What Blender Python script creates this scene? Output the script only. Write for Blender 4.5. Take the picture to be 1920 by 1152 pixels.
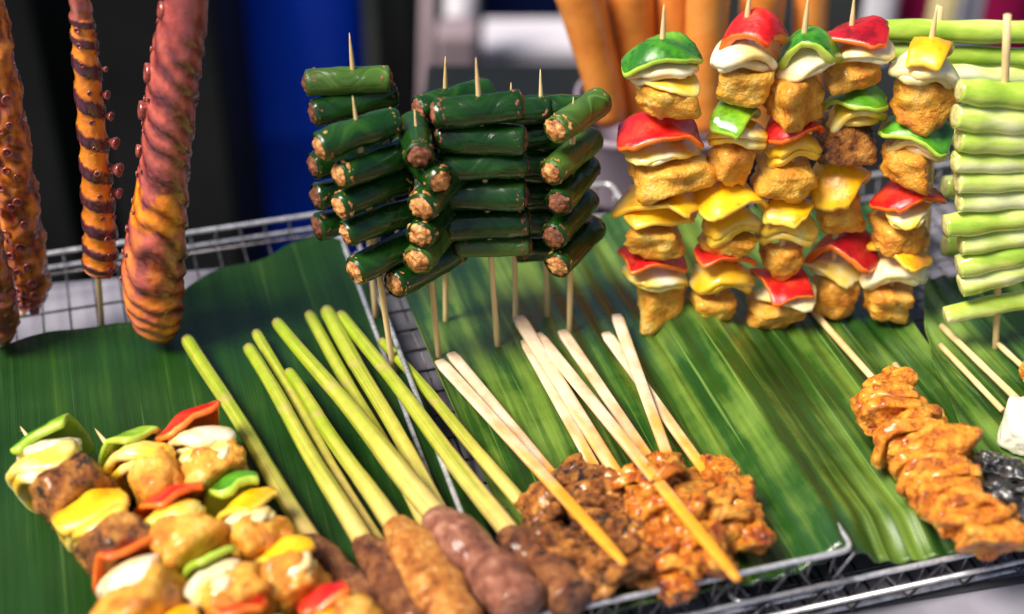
import bpy, bmesh, math, random
from mathutils import Vector, Matrix, noise
R = math.radians
V3 = Vector
for o in list(bpy.data.objects): bpy.data.objects.remove(o)
sc = bpy.context.scene
COL = sc.collection
rnd = random.Random(11)

# ------------------------------------------------------------------ camera, sky, sun, exposure
PITCH = R(35); DIST = 1.0; HF = R(18)
FPX = 960/math.tan(HF)
CAM = V3((0, -DIST*math.cos(PITCH), DIST*math.sin(PITCH)))
FW = V3((0, math.cos(PITCH), -math.sin(PITCH))); UPV = V3((0, math.sin(PITCH), math.cos(PITCH)))
cd = bpy.data.cameras.new('camera'); cam = bpy.data.objects.new('camera', cd); COL.objects.link(cam)
cam.location = CAM; cam.rotation_euler = (R(90)-PITCH, 0, 0)
cd.sensor_width = 36; cd.angle = 2*HF; cd.clip_start = .02; cd.clip_end = 200
cd.dof.use_dof = True; cd.dof.focus_distance = .90; cd.dof.aperture_fstop = 3.0
sc.camera = cam
w = bpy.data.worlds.new('World'); sc.world = w; w.use_nodes = True
nt = w.node_tree; bg = nt.nodes['Background']
sky = nt.nodes.new('ShaderNodeTexSky'); sky.sky_type = 'NISHITA'; sky.sun_disc = False
SUN_EL = R(56); SUN_AZ = R(-118)         # light comes from high up, left and slightly in front
sky.sun_elevation = SUN_EL; sky.sun_rotation = SUN_AZ; sky.dust_density = 3.0; sky.air_density = 1.0; sky.ozone_density = .6
nt.links.new(sky.outputs[0], bg.inputs[0]); bg.inputs[1].default_value = .075
sd = bpy.data.lights.new('sun', 'SUN'); sun = bpy.data.objects.new('sun', sd); COL.objects.link(sun)
sd.energy = 4.6; sd.angle = R(24); sd.color = (1, .935, .83)
sdir = V3((math.sin(SUN_AZ)*math.cos(SUN_EL), math.cos(SUN_AZ)*math.cos(SUN_EL), math.sin(SUN_EL)))
sun.rotation_euler = sdir.to_track_quat('Z', 'Y').to_euler()
sc.view_settings.view_transform = 'Standard'; sc.view_settings.look = 'None'
sc.view_settings.exposure = .56; sc.view_settings.gamma = 1
sc.render.engine = 'CYCLES'; sc.cycles.use_denoising = True
sc.cycles.max_bounces = 8

# ------------------------------------------------------------------ pixel helpers (photo is 1920 x 1152)
def ray(px, py): return FW + V3((1, 0, 0))*((px-960)/FPX) + UPV*((576-py)/FPX)
def P(px, py, z=0.0):
    d = ray(px, py); t = (z-CAM.z)/d.z; return CAM + d*t
def V(px, py, Y):
    d = ray(px, py); t = (Y-CAM.y)/d.y; return CAM + d*t
def S(n, p): return n*((p-CAM).dot(FW))/FPX      # pixels -> metres at a point
TH = R(16)
U = V3((math.cos(TH), math.sin(TH), 0)); W = V3((math.sin(TH), -math.cos(TH), 0))   # tray axes: right/back, front

# ------------------------------------------------------------------ materials
def nodes(name):
    m = bpy.data.materials.new(name); m.use_nodes = True
    n = m.node_tree.nodes; l = m.node_tree.links; b = n['Principled BSDF']
    return m, n, l, b
def ramp(n, stops):
    r = n.new('ShaderNodeValToRGB'); e = r.color_ramp.elements
    e[0].position, e[0].color = stops[0][0], (*stops[0][1], 1)
    e[1].position, e[1].color = stops[-1][0], (*stops[-1][1], 1)
    for p, c in stops[1:-1]:
        x = e.new(p); x.color = (*c, 1)
    return r
def organic(name, stops, scale=60, rough=.35, bump=.4, bscale=220, dist=.002, sss=0, srad=(.01, .004, .002), coat=0, spots=None, stretch=None, detail=6, spec=.5, rvar=.12):
    m, n, l, b = nodes(name)
    tc = n.new('ShaderNodeTexCoord'); mp = n.new('ShaderNodeMapping'); l.new(tc.outputs['Object'], mp.inputs[0])
    oi = n.new('ShaderNodeObjectInfo'); ma = n.new('ShaderNodeVectorMath'); ma.operation = 'ADD'
    sc_ = n.new('ShaderNodeMath'); sc_.operation = 'MULTIPLY'; sc_.inputs[1].default_value = 7.3
    l.new(oi.outputs['Random'], sc_.inputs[0]); l.new(tc.outputs['Object'], ma.inputs[0]); l.new(sc_.outputs[0], ma.inputs[1])
    l.new(ma.outputs[0], mp.inputs[0])
    if stretch: mp.inputs['Scale'].default_value = stretch
    nz = n.new('ShaderNodeTexNoise'); nz.inputs['Scale'].default_value = scale; nz.inputs['Detail'].default_value = detail; nz.inputs['Roughness'].default_value = .6
    l.new(mp.outputs[0], nz.inputs['Vector'])
    r = ramp(n, stops); l.new(nz.outputs[0], r.inputs[0]); col = r.outputs[0]
    if spots:                                   # (colour, scale, threshold, softness)
        c, s_, th, sf = spots
        n2 = n.new('ShaderNodeTexNoise'); n2.inputs['Scale'].default_value = s_; n2.inputs['Detail'].default_value = 5; n2.inputs['Roughness'].default_value = .7
        l.new(mp.outputs[0], n2.inputs['Vector'])
        r2 = ramp(n, [(th, (0, 0, 0)), (min(1, th+sf), (1, 1, 1))]); l.new(n2.outputs[0], r2.inputs[0])
        mx = n.new('ShaderNodeMixRGB'); l.new(r2.outputs[0], mx.inputs[0]); l.new(col, mx.inputs[1]); mx.inputs[2].default_value = (*c, 1); col = mx.outputs[0]
    l.new(col, b.inputs['Base Color'])
    n3 = n.new('ShaderNodeTexNoise'); n3.inputs['Scale'].default_value = bscale; n3.inputs['Detail'].default_value = 8; n3.inputs['Roughness'].default_value = .62
    l.new(mp.outputs[0], n3.inputs['Vector'])
    bp = n.new('ShaderNodeBump'); bp.inputs['Strength'].default_value = bump; bp.inputs['Distance'].default_value = dist
    l.new(n3.outputs[0], bp.inputs['Height']); l.new(bp.outputs[0], b.inputs['Normal'])
    mr = n.new('ShaderNodeMapRange'); mr.inputs['From Min'].default_value = .3; mr.inputs['From Max'].default_value = .7
    mr.inputs['To Min'].default_value = max(.03, rough-rvar); mr.inputs['To Max'].default_value = min(1, rough+rvar); l.new(nz.outputs[0], mr.inputs[0]); l.new(mr.outputs[0], b.inputs['Roughness'])
    b.inputs['Specular IOR Level'].default_value = spec
    if sss:
        sss *= .35
        b.inputs['Subsurface Weight'].default_value = sss; b.inputs['Subsurface Radius'].default_value = (1, .45, .2); b.inputs['Subsurface Scale'].default_value = .004
    if coat:
        b.inputs['Coat Weight'].default_value = coat; b.inputs['Coat Roughness'].default_value = .12
    return m
MT = {}
MT['chicken'] = organic('grilled_chicken', [(.30, (.26, .05, .004)), (.44, (.62, .19, .010)), (.56, (.80, .36, .03)), (.68, (.84, .50, .12))], 130, .34, .9, 330, .0045, .2, coat=.25, spots=((.10, .022, .006), 110, .57, .10), detail=9)
MT['chicken_pale'] = organic('golden_chicken', [(.30, (.56, .17, .008)), (.45, (.78, .34, .02)), (.57, (.86, .46, .05)), (.7, (.88, .62, .18))], 75, .38, .8, 420, .003, .4, coat=.2, spots=((.42, .11, .008), 70, .58, .16), detail=8)
MT['folded_chicken'] = organic('folded_orange_chicken', [(.34, (.26, .045, .003)), (.45, (.62, .17, .006)), (.55, (.82, .30, .014)), (.68, (.88, .48, .08))], 120, .28, .9, 330, .004, .2, coat=.4, spots=((.20, .035, .008), 90, .59, .10), detail=8)
MT['kebab_meat'] = organic('roasted_chicken_chunk', [(.30, (.40, .10, .006)), (.45, (.70, .26, .015)), (.57, (.82, .40, .04)), (.7, (.86, .55, .14))], 80, .38, .8, 400, .003, .4, coat=.25, spots=((.22, .05, .008), 75, .57, .14), detail=8)
MT['chicken_dark'] = organic('charred_meat', [(.30, (.05, .015, .005)), (.43, (.26, .07, .010)), (.56, (.56, .20, .025)), (.70, (.76, .38, .07))], 120, .30, 1, 320, .005, .1, coat=.45, spots=((.02, .009, .006), 85, .54, .08), detail=9)
MT['chicken_orange'] = organic('orange_satay_meat', [(.34, (.24, .03, .003)), (.44, (.60, .13, .006)), (.54, (.84, .28, .010)), (.66, (.90, .48, .07))], 140, .24, 1, 330, .005, .15, coat=.5, spots=((.12, .014, .008), 100, .55, .07), detail=9)
MT['mince_brown'] = organic('minced_meat_brown', [(.32, (.05, .013, .006)), (.46, (.19, .055, .018)), (.58, (.33, .12, .035)), (.72, (.50, .24, .09))], 120, .38, 1, 300, .005, .1, coat=.25, spots=((.028, .009, .007), 70, .57, .06), detail=9)
MT['mince_tan'] = organic('minced_meat_tan', [(.32, (.24, .06, .010)), (.46, (.50, .16, .02)), (.58, (.66, .27, .045)), (.72, (.76, .42, .12))], 130, .34, 1, 300, .0045, .15, coat=.3, spots=((.84, .52, .20), 260, .60, .05), detail=9)
MT['mince_pink'] = organic('minced_meat_pink', [(.32, (.11, .032, .018)), (.46, (.27, .085, .045)), (.58, (.41, .165, .095)), (.72, (.58, .30, .19))], 130, .38, 1, 300, .0045, .15, coat=.3, spots=((.07, .018, .012), 200, .60, .06), detail=9)
MT['filling'] = organic('roll_filling', [(.32, (.12, .03, .008)), (.48, (.50, .18, .04)), (.66, (.86, .50, .18))], 260, .45, .9, 480, .002, .1, coat=.2)
MT['filling_dark'] = organic('roll_filling_dark', [(.3, (.07, .018, .008)), (.5, (.22, .07, .03)), (.75, (.46, .18, .07))], 200, .5, .9, 480, .002, .1)
MT['red'] = organic('red_pepper_skin', [(.38, (.40, .004, .006)), (.5, (.68, .012, .010)), (.66, (.80, .06, .015))], 45, .31, .5, 170, .0015, .15, coat=.12, spots=((.22, .004, .004), 120, .60, .10))
MT['red_dark'] = organic('dark_red_pepper_skin', [(.38, (.20, .002, .008)), (.5, (.42, .006, .012)), (.66, (.52, .02, .015))], 45, .31, .5, 170, .0015, .1, coat=.12, spots=((.12, .002, .004), 120, .60, .10))
MT['red_flesh'] = organic('red_pepper_flesh', [(.3, (.78, .07, .01)), (.6, (.86, .20, .02)), (.8, (.90, .42, .08))], 55, .35, .3, 200, .001, .3, coat=.2)
MT['green'] = organic('green_pepper_skin', [(.38, (.018, .13, .006)), (.5, (.06, .27, .010)), (.66, (.16, .40, .02))], 45, .31, .5, 170, .0015, .1, coat=.12, spots=((.012, .06, .004), 120, .60, .10))
MT['lime'] = organic('light_green_pepper_skin', [(.38, (.10, .30, .008)), (.5, (.24, .47, .02)), (.66, (.40, .58, .05))], 45, .2, .15, 90, .0015, .15, coat=.5, spots=((.10, .20, .008), 120, .60, .10))
MT['green_flesh'] = organic('green_pepper_flesh', [(.3, (.28, .48, .03)), (.6, (.48, .62, .07)), (.8, (.66, .72, .20))], 55, .35, .3, 200, .001, .3, coat=.2)
MT['yellow'] = organic('yellow_pepper_skin', [(.38, (.84, .32, .002)), (.5, (.92, .47, .004)), (.66, (.94, .60, .02))], 45, .31, .5, 170, .0015, .1, coat=.12, spots=((.66, .20, .004), 120, .60, .10))
MT['yellow_flesh'] = organic('yellow_pepper_flesh', [(.3, (.86, .44, .02)), (.6, (.88, .60, .08)), (.8, (.90, .72, .25))], 55, .35, .3, 200, .001, .3, coat=.2)
MT['onion'] = organic('onion_white', [(.3, (.84, .52, .10)), (.45, (.86, .68, .30)), (.58, (.87, .80, .60)), (.8, (.88, .85, .76))], 38, .24, .3, 160, .001, .35, coat=.4)
MT['onion_gold'] = organic('onion_marinated', [(.34, (.84, .42, .01)), (.46, (.88, .58, .05)), (.56, (.89, .74, .26)), (.66, (.90, .84, .62))], 30, .24, .3, 160, .001, .35, coat=.4)
MT['wood'] = organic('bamboo_stick', [(.3, (.58, .38, .15)), (.55, (.74, .54, .26)), (.8, (.82, .66, .38))], 25, .5, .4, 900, .0005, 0, stretch=(1, 1, .2))
MT['wood_pale'] = organic('bamboo_pale', [(.3, (.66, .46, .28)), (.55, (.78, .61, .42)), (.8, (.85, .73, .56))], 30, .5, .5, 700, .0005, 0)
MT['stalk'] = organic('lemongrass_stalk', [(.3, (.34, .38, .03)), (.5, (.56, .53, .06)), (.7, (.70, .62, .13)), (.85, (.74, .66, .27))], 28, .3, .5, 500, .0008, .15, coat=.2)
MT['leek'] = organic('pale_green_stem', [(.34, (.20, .38, .02)), (.45, (.40, .55, .06)), (.55, (.62, .70, .20)), (.66, (.86, .87, .58))], 34, .14, .25, 200, .001, .2, coat=.7, stretch=(.35, 1, 1))
MT['leek_cut'] = organic('stem_cut_end', [(.3, (.35, .30, .08)), (.7, (.68, .66, .28))], 300, .5, .8, 500, .001)
MT['sausage'] = organic('sausage_skin', [(.3, (.68, .19, .03)), (.55, (.82, .29, .055)), (.8, (.86, .38, .10))], 22, .26, .25, 130, .001, .15, coat=.4)
MT['white_food'] = organic('white_radish', [(.3, (.72, .66, .45)), (.6, (.82, .80, .68))], 60, .3, .3, 160, .001, .3, coat=.3)
MT['black_food'] = organic('black_mushroom', [(.3, (.006, .006, .008)), (.7, (.035, .03, .03))], 70, .16, .7, 120, .003, 0, coat=.8)
MT['steel'] = organic('wire_steel', [(.3, (.42, .42, .45)), (.7, (.74, .74, .77))], 160, .30, .2, 400, .0005, 0, rvar=.1)
MT['steel'].node_tree.nodes['Principled BSDF'].inputs['Metallic'].default_value = .55
MT['steel_dark'] = organic('wire_steel_dull', [(.3, (.07, .065, .07)), (.7, (.26, .25, .27))], 160, .34, .2, 400, .0005, 0, rvar=.1)
MT['steel_dark'].node_tree.nodes['Principled BSDF'].inputs['Metallic'].default_value = .9

def attr_mat(name, rough=.28, bump=.6, bscale=260, coat=.5, dist=.0015, ov=.4):
    """colour comes from a per-vertex pigment attribute (skin / flesh pattern of the octopus arm, with crease shade), broken up by noise"""
    m, n, l, b = nodes(name)
    a = n.new('ShaderNodeAttribute'); a.attribute_name = 'pigment'
    tc = n.new('ShaderNodeTexCoord')
    nz = n.new('ShaderNodeTexNoise'); nz.inputs['Scale'].default_value = 120; nz.inputs['Detail'].default_value = 7
    l.new(tc.outputs['Object'], nz.inputs['Vector'])
    hs = n.new('ShaderNodeMixRGB'); hs.blend_type = 'OVERLAY'; hs.inputs[0].default_value = ov
    l.new(a.outputs['Color'], hs.inputs[1]); r = ramp(n, [(.3, (.2, .2, .2)), (.7, (.85, .8, .75))]); l.new(nz.outputs[0], r.inputs[0]); l.new(r.outputs[0], hs.inputs[2])
    l.new(hs.outputs[0], b.inputs['Base Color'])
    n3 = n.new('ShaderNodeTexNoise'); n3.inputs['Scale'].default_value = bscale; n3.inputs['Detail'].default_value = 7; l.new(tc.outputs['Object'], n3.inputs['Vector'])
    bp = n.new('ShaderNodeBump'); bp.inputs['Strength'].default_value = bump; bp.inputs['Distance'].default_value = dist
    l.new(n3.outputs[0], bp.inputs['Height']); l.new(bp.outputs[0], b.inputs['Normal'])
    b.inputs['Roughness'].default_value = rough; b.inputs['Coat Weight'].default_value = coat; b.inputs['Coat Roughness'].default_value = .12
    b.inputs['Subsurface Weight'].default_value = .15; b.inputs['Subsurface Scale'].default_value = .004
    return m
MT['octopus'] = attr_mat('octopus_flesh', .22, .5, 300, .8, .0012, .4)
MT['stick_stain'] = attr_mat('flat_bamboo_stick', .45, .5, 700, .12, .0004, .3)
MT['stalk_attr'] = attr_mat('lemongrass_skin', .34, .45, 600, .15, .0006, .18)
MT['sucker'] = organic('octopus_sucker', [(.3, (.12, .015, .015)), (.6, (.32, .06, .045)), (.8, (.60, .24, .16))], 150, .2, .4, 300, .001, .1, coat=.6)

def leaf_mat(name, dark, mid, light, rough=.3, vein=1.0, glare=.5, cs=1.0, pos=(.32, .55, .75)):
    m, n, l, b = nodes(name)
    uv = n.new('ShaderNodeUVMap')
    def streak(sx, sy, detail=4, r=.55):
        mp = n.new('ShaderNodeMapping'); mp.inputs['Scale'].default_value = (sx, sy, 1); l.new(uv.outputs[0], mp.inputs[0])
        z = n.new('ShaderNodeTexNoise'); z.inputs['Scale'].default_value = 1; z.inputs['Detail'].default_value = detail; z.inputs['Roughness'].default_value = r
        l.new(mp.outputs[0], z.inputs['Vector']); return z
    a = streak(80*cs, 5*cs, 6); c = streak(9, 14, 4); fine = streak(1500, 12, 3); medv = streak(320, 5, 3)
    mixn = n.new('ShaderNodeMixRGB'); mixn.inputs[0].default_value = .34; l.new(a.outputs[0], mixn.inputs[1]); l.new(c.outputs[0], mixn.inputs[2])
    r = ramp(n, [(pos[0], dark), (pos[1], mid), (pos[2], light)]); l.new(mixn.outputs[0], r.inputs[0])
    # thin pale veins
    vr = ramp(n, [(.60, (0, 0, 0)), (.72, (1, 1, 1))]); l.new(medv.outputs[0], vr.inputs[0])
    mul = n.new('ShaderNodeMath'); mul.operation = 'MULTIPLY'; mul.inputs[1].default_value = .35*vein; l.new(vr.outputs[0], mul.inputs[0])
    mx = n.new('ShaderNodeMixRGB'); l.new(mul.outputs[0], mx.inputs[0]); l.new(r.outputs[0], mx.inputs[1]); mx.inputs[2].default_value = (*[min(1, x*1.5+.03) for x in light], 1)
    # brown blemishes
    n4 = streak(70, 45, 5, .7); r4 = ramp(n, [(.70, (0, 0, 0)), (.76, (1, 1, 1))]); l.new(n4.outputs[0], r4.inputs[0])
    mx2 = n.new('ShaderNodeMixRGB'); l.new(r4.outputs[0], mx2.inputs[0]); l.new(mx.outputs[0], mx2.inputs[1]); mx2.inputs[2].default_value = (.10, .075, .02, 1)
    l.new(mx2.outputs[0], b.inputs['Base Color'])
    wv = n.new('ShaderNodeTexWave'); wv.bands_direction = 'X'; wv.inputs['Scale'].default_value = 62; wv.inputs['Distortion'].default_value = .6; wv.inputs['Detail'].default_value = 2; wv.inputs['Detail Scale'].default_value = .2; l.new(uv.outputs[0], wv.inputs['Vector'])
    ad = n.new('ShaderNodeMixRGB'); ad.inputs[0].default_value = .45; l.new(fine.outputs[0], ad.inputs[1]); l.new(medv.outputs[0], ad.inputs[2])
    bp = n.new('ShaderNodeBump'); bp.inputs['Strength'].default_value = .55; bp.inputs['Distance'].default_value = .0012*vein
    a2 = n.new('ShaderNodeMixRGB'); a2.inputs[0].default_value = .14; l.new(ad.outputs[0], a2.inputs[1]); l.new(wv.outputs[0], a2.inputs[2])
    l.new(a2.outputs[0], bp.inputs['Height']); l.new(bp.outputs[0], b.inputs['Normal'])
    rr = n.new('ShaderNodeMapRange'); rr.inputs['From Min'].default_value = .35; rr.inputs['From Max'].default_value = .65
    rr.inputs['To Min'].default_value = rough-.1; rr.inputs['To Max'].default_value = rough+.15; l.new(c.outputs[0], rr.inputs[0]); l.new(rr.outputs[0], b.inputs['Roughness'])
    b.inputs['Specular IOR Level'].default_value = glare
    return m
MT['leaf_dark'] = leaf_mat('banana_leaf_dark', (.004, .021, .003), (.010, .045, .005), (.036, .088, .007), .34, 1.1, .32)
MT['leaf_bright'] = leaf_mat('banana_leaf_bright', (.005, .026, .004), (.016, .066, .006), (.14, .235, .030), .25, 1.5, .9, .9, (.37, .48, .60))  # light tone: yellow-green leaf colour plus a sheen put into the colour
MT['leaf_roll'] = leaf_mat('wrapping_leaf', (.003, .018, .003), (.008, .045, .005), (.030, .10, .008), .15, .35, .5, 2.0)
MT['leaf_roll_olive'] = leaf_mat('wrapping_leaf_olive', (.025, .07, .008), (.06, .13, .014), (.12, .20, .03), .22, .8, .6, 2.0)

def flat_mat(name, col, rough=.5, metal=0, var=.25, scale=30, coat=0, spec_=.12):
    c2 = tuple(min(1, x*(1+var)) for x in col); c1 = tuple(x*(1-var) for x in col)
    m = organic(name, [(.3, c1), (.7, c2)], scale, rough, .15, 200, .001, 0, coat=coat)
    m.node_tree.nodes['Principled BSDF'].inputs['Metallic'].default_value = metal
    m.node_tree.nodes['Principled BSDF'].inputs['Specular IOR Level'].default_value = spec_
    return m
MT['counter'] = flat_mat('counter_white_enamel', (.22, .21, .25), .4, 0, .3, 14, .1)
MT['counter_edge'] = flat_mat('counter_dark_gap', (.05, .05, .055), .5)
MT['ground'] = flat_mat('shade_dark_asphalt', (.012, .013, .011), .6, 0, .5, 3)  # near-black base carries the shade over the ground in its colour
MT['blue'] = flat_mat('blue_plastic', (.004, .085, .85), .38, 0, .15, 3, 0, .25)
MT['navy'] = flat_mat('navy_plastic', (.006, .012, .06), .45, 0, .2, 4)
MT['brown_bg'] = flat_mat('brown_board', (.045, .034, .018), .7, 0, .3, 4)
MT['black_bg'] = flat_mat('shade_black_plastic', (.011, .012, .012), .5, 0, .3, 4)  # near-black base stands in for shade behind the counter
MT['greyplastic'] = flat_mat('grey_white_plastic', (.50, .47, .52), .5, 0, .1, 4)
MT['greypost'] = flat_mat('mauve_grey_paint', (.22, .17, .19), .5, 0, .15, 8)
MT['tub'] = flat_mat('lilac_white_plastic', (.26, .21, .26), .4, 0, .15, 8)
MT['magenta'] = flat_mat('magenta_cloth', (.20, .003, .045), .8, 0, .15, 40)
MT['whitecloth'] = flat_mat('white_cloth', (.62, .60, .66), .8, 0, .1, 40)
MT['yellowcloth'] = flat_mat('cream_cloth', (.62, .52, .26), .8, 0, .1, 40)

# ------------------------------------------------------------------ object helpers
def tag(o, label=None, cat=None, group=None, kind=None):
    if label: o['label'] = label
    if cat: o['category'] = cat
    if group: o['group'] = group
    if kind: o['kind'] = kind
    return o
def thing(name, loc, label, cat, group=None):
    o = bpy.data.objects.new(name, None); o.location = loc; o.empty_display_size = .01; COL.objects.link(o)
    return tag(o, label, cat, group)
def nloc(o):
    p = V3((0, 0, 0))
    while o is not None: p += o.location; o = o.parent
    return p
class M:
    def __init__(s): s.v = []; s.f = []; s.m = []; s.c = None; s.uv = None
    def add(s, v, f, mi=0, mis=None):
        b = len(s.v); s.v += v; s.f += [tuple(i+b for i in q) for q in f]; s.m += (mis if mis else [mi]*len(f)); return s
    def build(s, name, mats, parent=None, smooth=True, colors=None, uvs=None, origin=None):
        me = bpy.data.meshes.new(name)
        off = nloc(parent) if parent else (origin if origin is not None else V3((0, 0, 0)))
        if parent and origin is not None: off = origin
        me.from_pydata([tuple(p-off) for p in s.v], [], s.f)
        if not isinstance(mats, (list, tuple)): mats = [mats]
        for x in mats: me.materials.append(MT[x] if isinstance(x, str) else x)
        me.polygons.foreach_set('material_index', s.m); me.polygons.foreach_set('use_smooth', [smooth]*len(s.f))
        if colors:
            a = me.color_attributes.new('pigment', 'FLOAT_COLOR', 'POINT')
            a.data.foreach_set('color', [x for c in colors for x in (*c, 1)])
        if uvs:
            ul = me.uv_layers.new(name='UVMap'); 
            ul.data.foreach_set('uv', [x for lp in me.loops for x in uvs[lp.vertex_index]])
        me.update()
        o = bpy.data.objects.new(name, me); COL.objects.link(o)
        if parent: o.parent = parent; o.location = off-nloc(parent)
        else: o.location = off
        return o
def nz(p, f, seed=0, octv=3): return noise.fractal(p*f + V3((seed*3.1, seed*1.7, -seed*2.3)), 1.0, 2.0, octv)

def sweep(pts, ra, rb=None, n=12, up=V3((0, 0, 1)), e=1.0, disp=None):
    """tube along pts; ra sideways radius, rb radius along up; e<1 squares the section; disp(i, theta, normal, pos) -> added radius"""
    rb = rb or ra; v = []; f = []; N = len(pts)
    for i, p in enumerate(pts):
        t = (pts[min(i+1, N-1)]-pts[max(i-1, 0)]).normalized()
        sd_ = t.cross(up)
        if sd_.length < 1e-3: sd_ = t.cross(V3((0, 1, .01)))
        sd_.normalize(); u2 = sd_.cross(t)
        for k in range(n):
            a = 2*math.pi*k/n; c, s_ = math.cos(a), math.sin(a)
            cx = math.copysign(abs(c)**e, c); sy = math.copysign(abs(s_)**e, s_)
            q = sd_*(cx*ra[i])+u2*(sy*rb[i])
            if disp: q = q*(1+disp(i, a, q, p))
            v.append(p+q)
    for i in range(N-1):
        for k in range(n):
            k2 = (k+1) % n; f.append((i*n+k, i*n+k2, (i+1)*n+k2, (i+1)*n+k))
    f.append(tuple(range(n))[::-1]); f.append(tuple((N-1)*n+k for k in range(n)))
    return v, f
def lerp(a, b, t): return a+(b-a)*t
def polyline(ctrl, n):
    """smooth curve through control points (Catmull-Rom); works on vectors"""
    out = []; m = len(ctrl)-1
    for j in range(n+1):
        x = j/n*m; i = min(int(x), m-1); t = x-i
        p0 = ctrl[max(i-1, 0)]; p1 = ctrl[i]; p2 = ctrl[i+1]; p3 = ctrl[min(i+2, m)]
        out.append(.5*((2*p1)+(p2-p0)*t+(2*p0-5*p1+4*p2-p3)*t*t+(3*p1-p0-3*p2+p3)*t**3))
    return out
_bm = bmesh.new(); bmesh.ops.create_icosphere(_bm, subdivisions=4, radius=1)
ICO4 = ([v.co.copy() for v in _bm.verts], [tuple(v.index for v in f.verts) for f in _bm.faces]); _bm.free()
_bm = bmesh.new(); bmesh.ops.create_icosphere(_bm, subdivisions=3, radius=1)
ICO3 = ([v.co.copy() for v in _bm.verts], [tuple(v.index for v in f.verts) for f in _bm.faces]); _bm.free()
def frame(axis, roll=0):
    """matrix whose Z is axis"""
    q = axis.to_track_quat('Z', 'X').to_matrix(); return q @ Matrix.Rotation(roll, 3, 'Z')
def chunk(c, mat3, dims, seed, amp=.12, f1=1.6, f2=4.5, planes=True, hard=7, ico=ICO4):
    r = random.Random(seed); ks = []
    for a in (V3((1, 0, 0)), V3((-1, 0, 0)), V3((0, 1, 0)), V3((0, -1, 0)), V3((0, 0, 1)), V3((0, 0, -1))):
        k = (a+V3([r.uniform(-.28, .28) for _ in range(3)])).normalized(); ks.append((k, r.uniform(.8, 1.08)))
    for _ in range(3):
        k = V3([r.uniform(-1, 1) for _ in range(3)]).normalized(); ks.append((k, r.uniform(.95, 1.2)))
    out = []
    for n_ in ico[0]:
        if planes:
            s_ = 0
            for k, d in ks:
                x = n_.dot(k)
                if x > 0: s_ += (x/d)**hard
            rad = s_**(-1/hard)*.97
        else: rad = 1
        rad *= 1+amp*nz(n_, f1, seed, 2)+amp*.45*nz(n_, f2, seed+9, 3)+amp*.2*nz(V3((n_.x*2.2, n_.y, n_.z)), 11, seed+5, 2)
        p = n_*rad; out.append(c+mat3 @ V3((p.x*dims[0], p.y*dims[1], p.z*dims[2])))
    return out, ico[1]
def sheet(c, mat3, a, b, t, kx, ky, seed, e=.75, wav=.0012, rings=7, n=36, cut=0):
    """bent slab with a skin side (+z, material 0) and flesh (material 1)"""
    v = []; f = []; mi = []
    def pos(rho, k, z):
        th = 2*math.pi*k/n; cs, sn = math.cos(th), math.sin(th)
        wob = 1+.17*noise.noise(V3((cs*1.3, sn*1.3, seed*1.37)))+.05*noise.noise(V3((cs*4, sn*4, seed*.37)))
        x = math.copysign(abs(cs)**e, cs)*a*rho*wob; y = math.copysign(abs(sn)**e, sn)*b*rho*wob
        zz = -kx*x*x-ky*y*y+wav*noise.noise(V3((x*55, y*55, seed*.77)))+.0007*noise.noise(V3((x*190, y*190, seed*.7)))+z
        # bend outward along the local slope for thickness
        return c+mat3 @ V3((x-2*kx*x*z*-.6, y-2*ky*y*z*-.6, zz))
    prof = [(j/rings, t/2) for j in range(rings+1)]
    prof = prof[:-1]+[(.985, t*.47), (1.02, t*.25), (1.03, 0), (1.02, -t*.25), (.985, -t*.47)]+[(j/rings, -t/2) for j in range(rings-1, -1, -1)]
    for (rho, z) in prof:
        if rho == 0: v.append(pos(0, 0, z))
        else: v += [pos(rho, k, z) for k in range(n)]
    idx = [0]; cur = 0; starts = []
    for (rho, z) in prof: starts.append(cur); cur += 1 if rho == 0 else n
    for j in range(len(prof)-1):
        s0, s1 = starts[j], starts[j+1]; m_ = 0 if j < rings else 1
        for k in range(n):
            k2 = (k+1) % n
            if prof[j][0] == 0: f.append((s0, s1+k, s1+k2))
            elif prof[j+1][0] == 0: f.append((s0+k, s1, s0+k2))
            else: f.append((s0+k, s1+k, s1+k2, s0+k2))
            mi.append(m_)
    return v, f, mi
def meat_slice(c, F, a, b, t, r, seed):
    q = sheet(c, F, a, b, t, r.uniform(-16, 26), r.uniform(-8, 24), seed, e=r.uniform(.6, .95), wav=.0085, rings=11, n=50)
    v = [p+(p-c).normalized()*(.0016*noise.fractal(p*150+V3((seed, 0, 0)), 1, 2, 3)+.0007*noise.noise(p*520)) for p in q[0]]
    return v, q[1], 0
def stick(name, p0, p1, r, root, mat='wood', tip=True, n=10, seg=10):
    L = (p1-p0).length; pts = []; ra = []
    for i in range(seg+1):
        t = i/seg; pts.append(lerp(p0, p1, t)); ra.append(r*(1+.05*math.sin(i*2.1+p0.x*90)))
    if tip:                                     # p1 is the sharpened end
        tl = min(.03, L*.3); d = (p1-p0).normalized()
        pts = [p for p in pts if (p1-p).length > tl]; ra = ra[:len(pts)]
        for q, k in ((1, 1), (.5, .72), (.15, .34), (0, .08)): pts.append(p1-d*tl*q); ra.append(r*k)
    m = M(); m.add(*sweep(pts, ra, n=n)); return m.build(name, mat, root)

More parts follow.
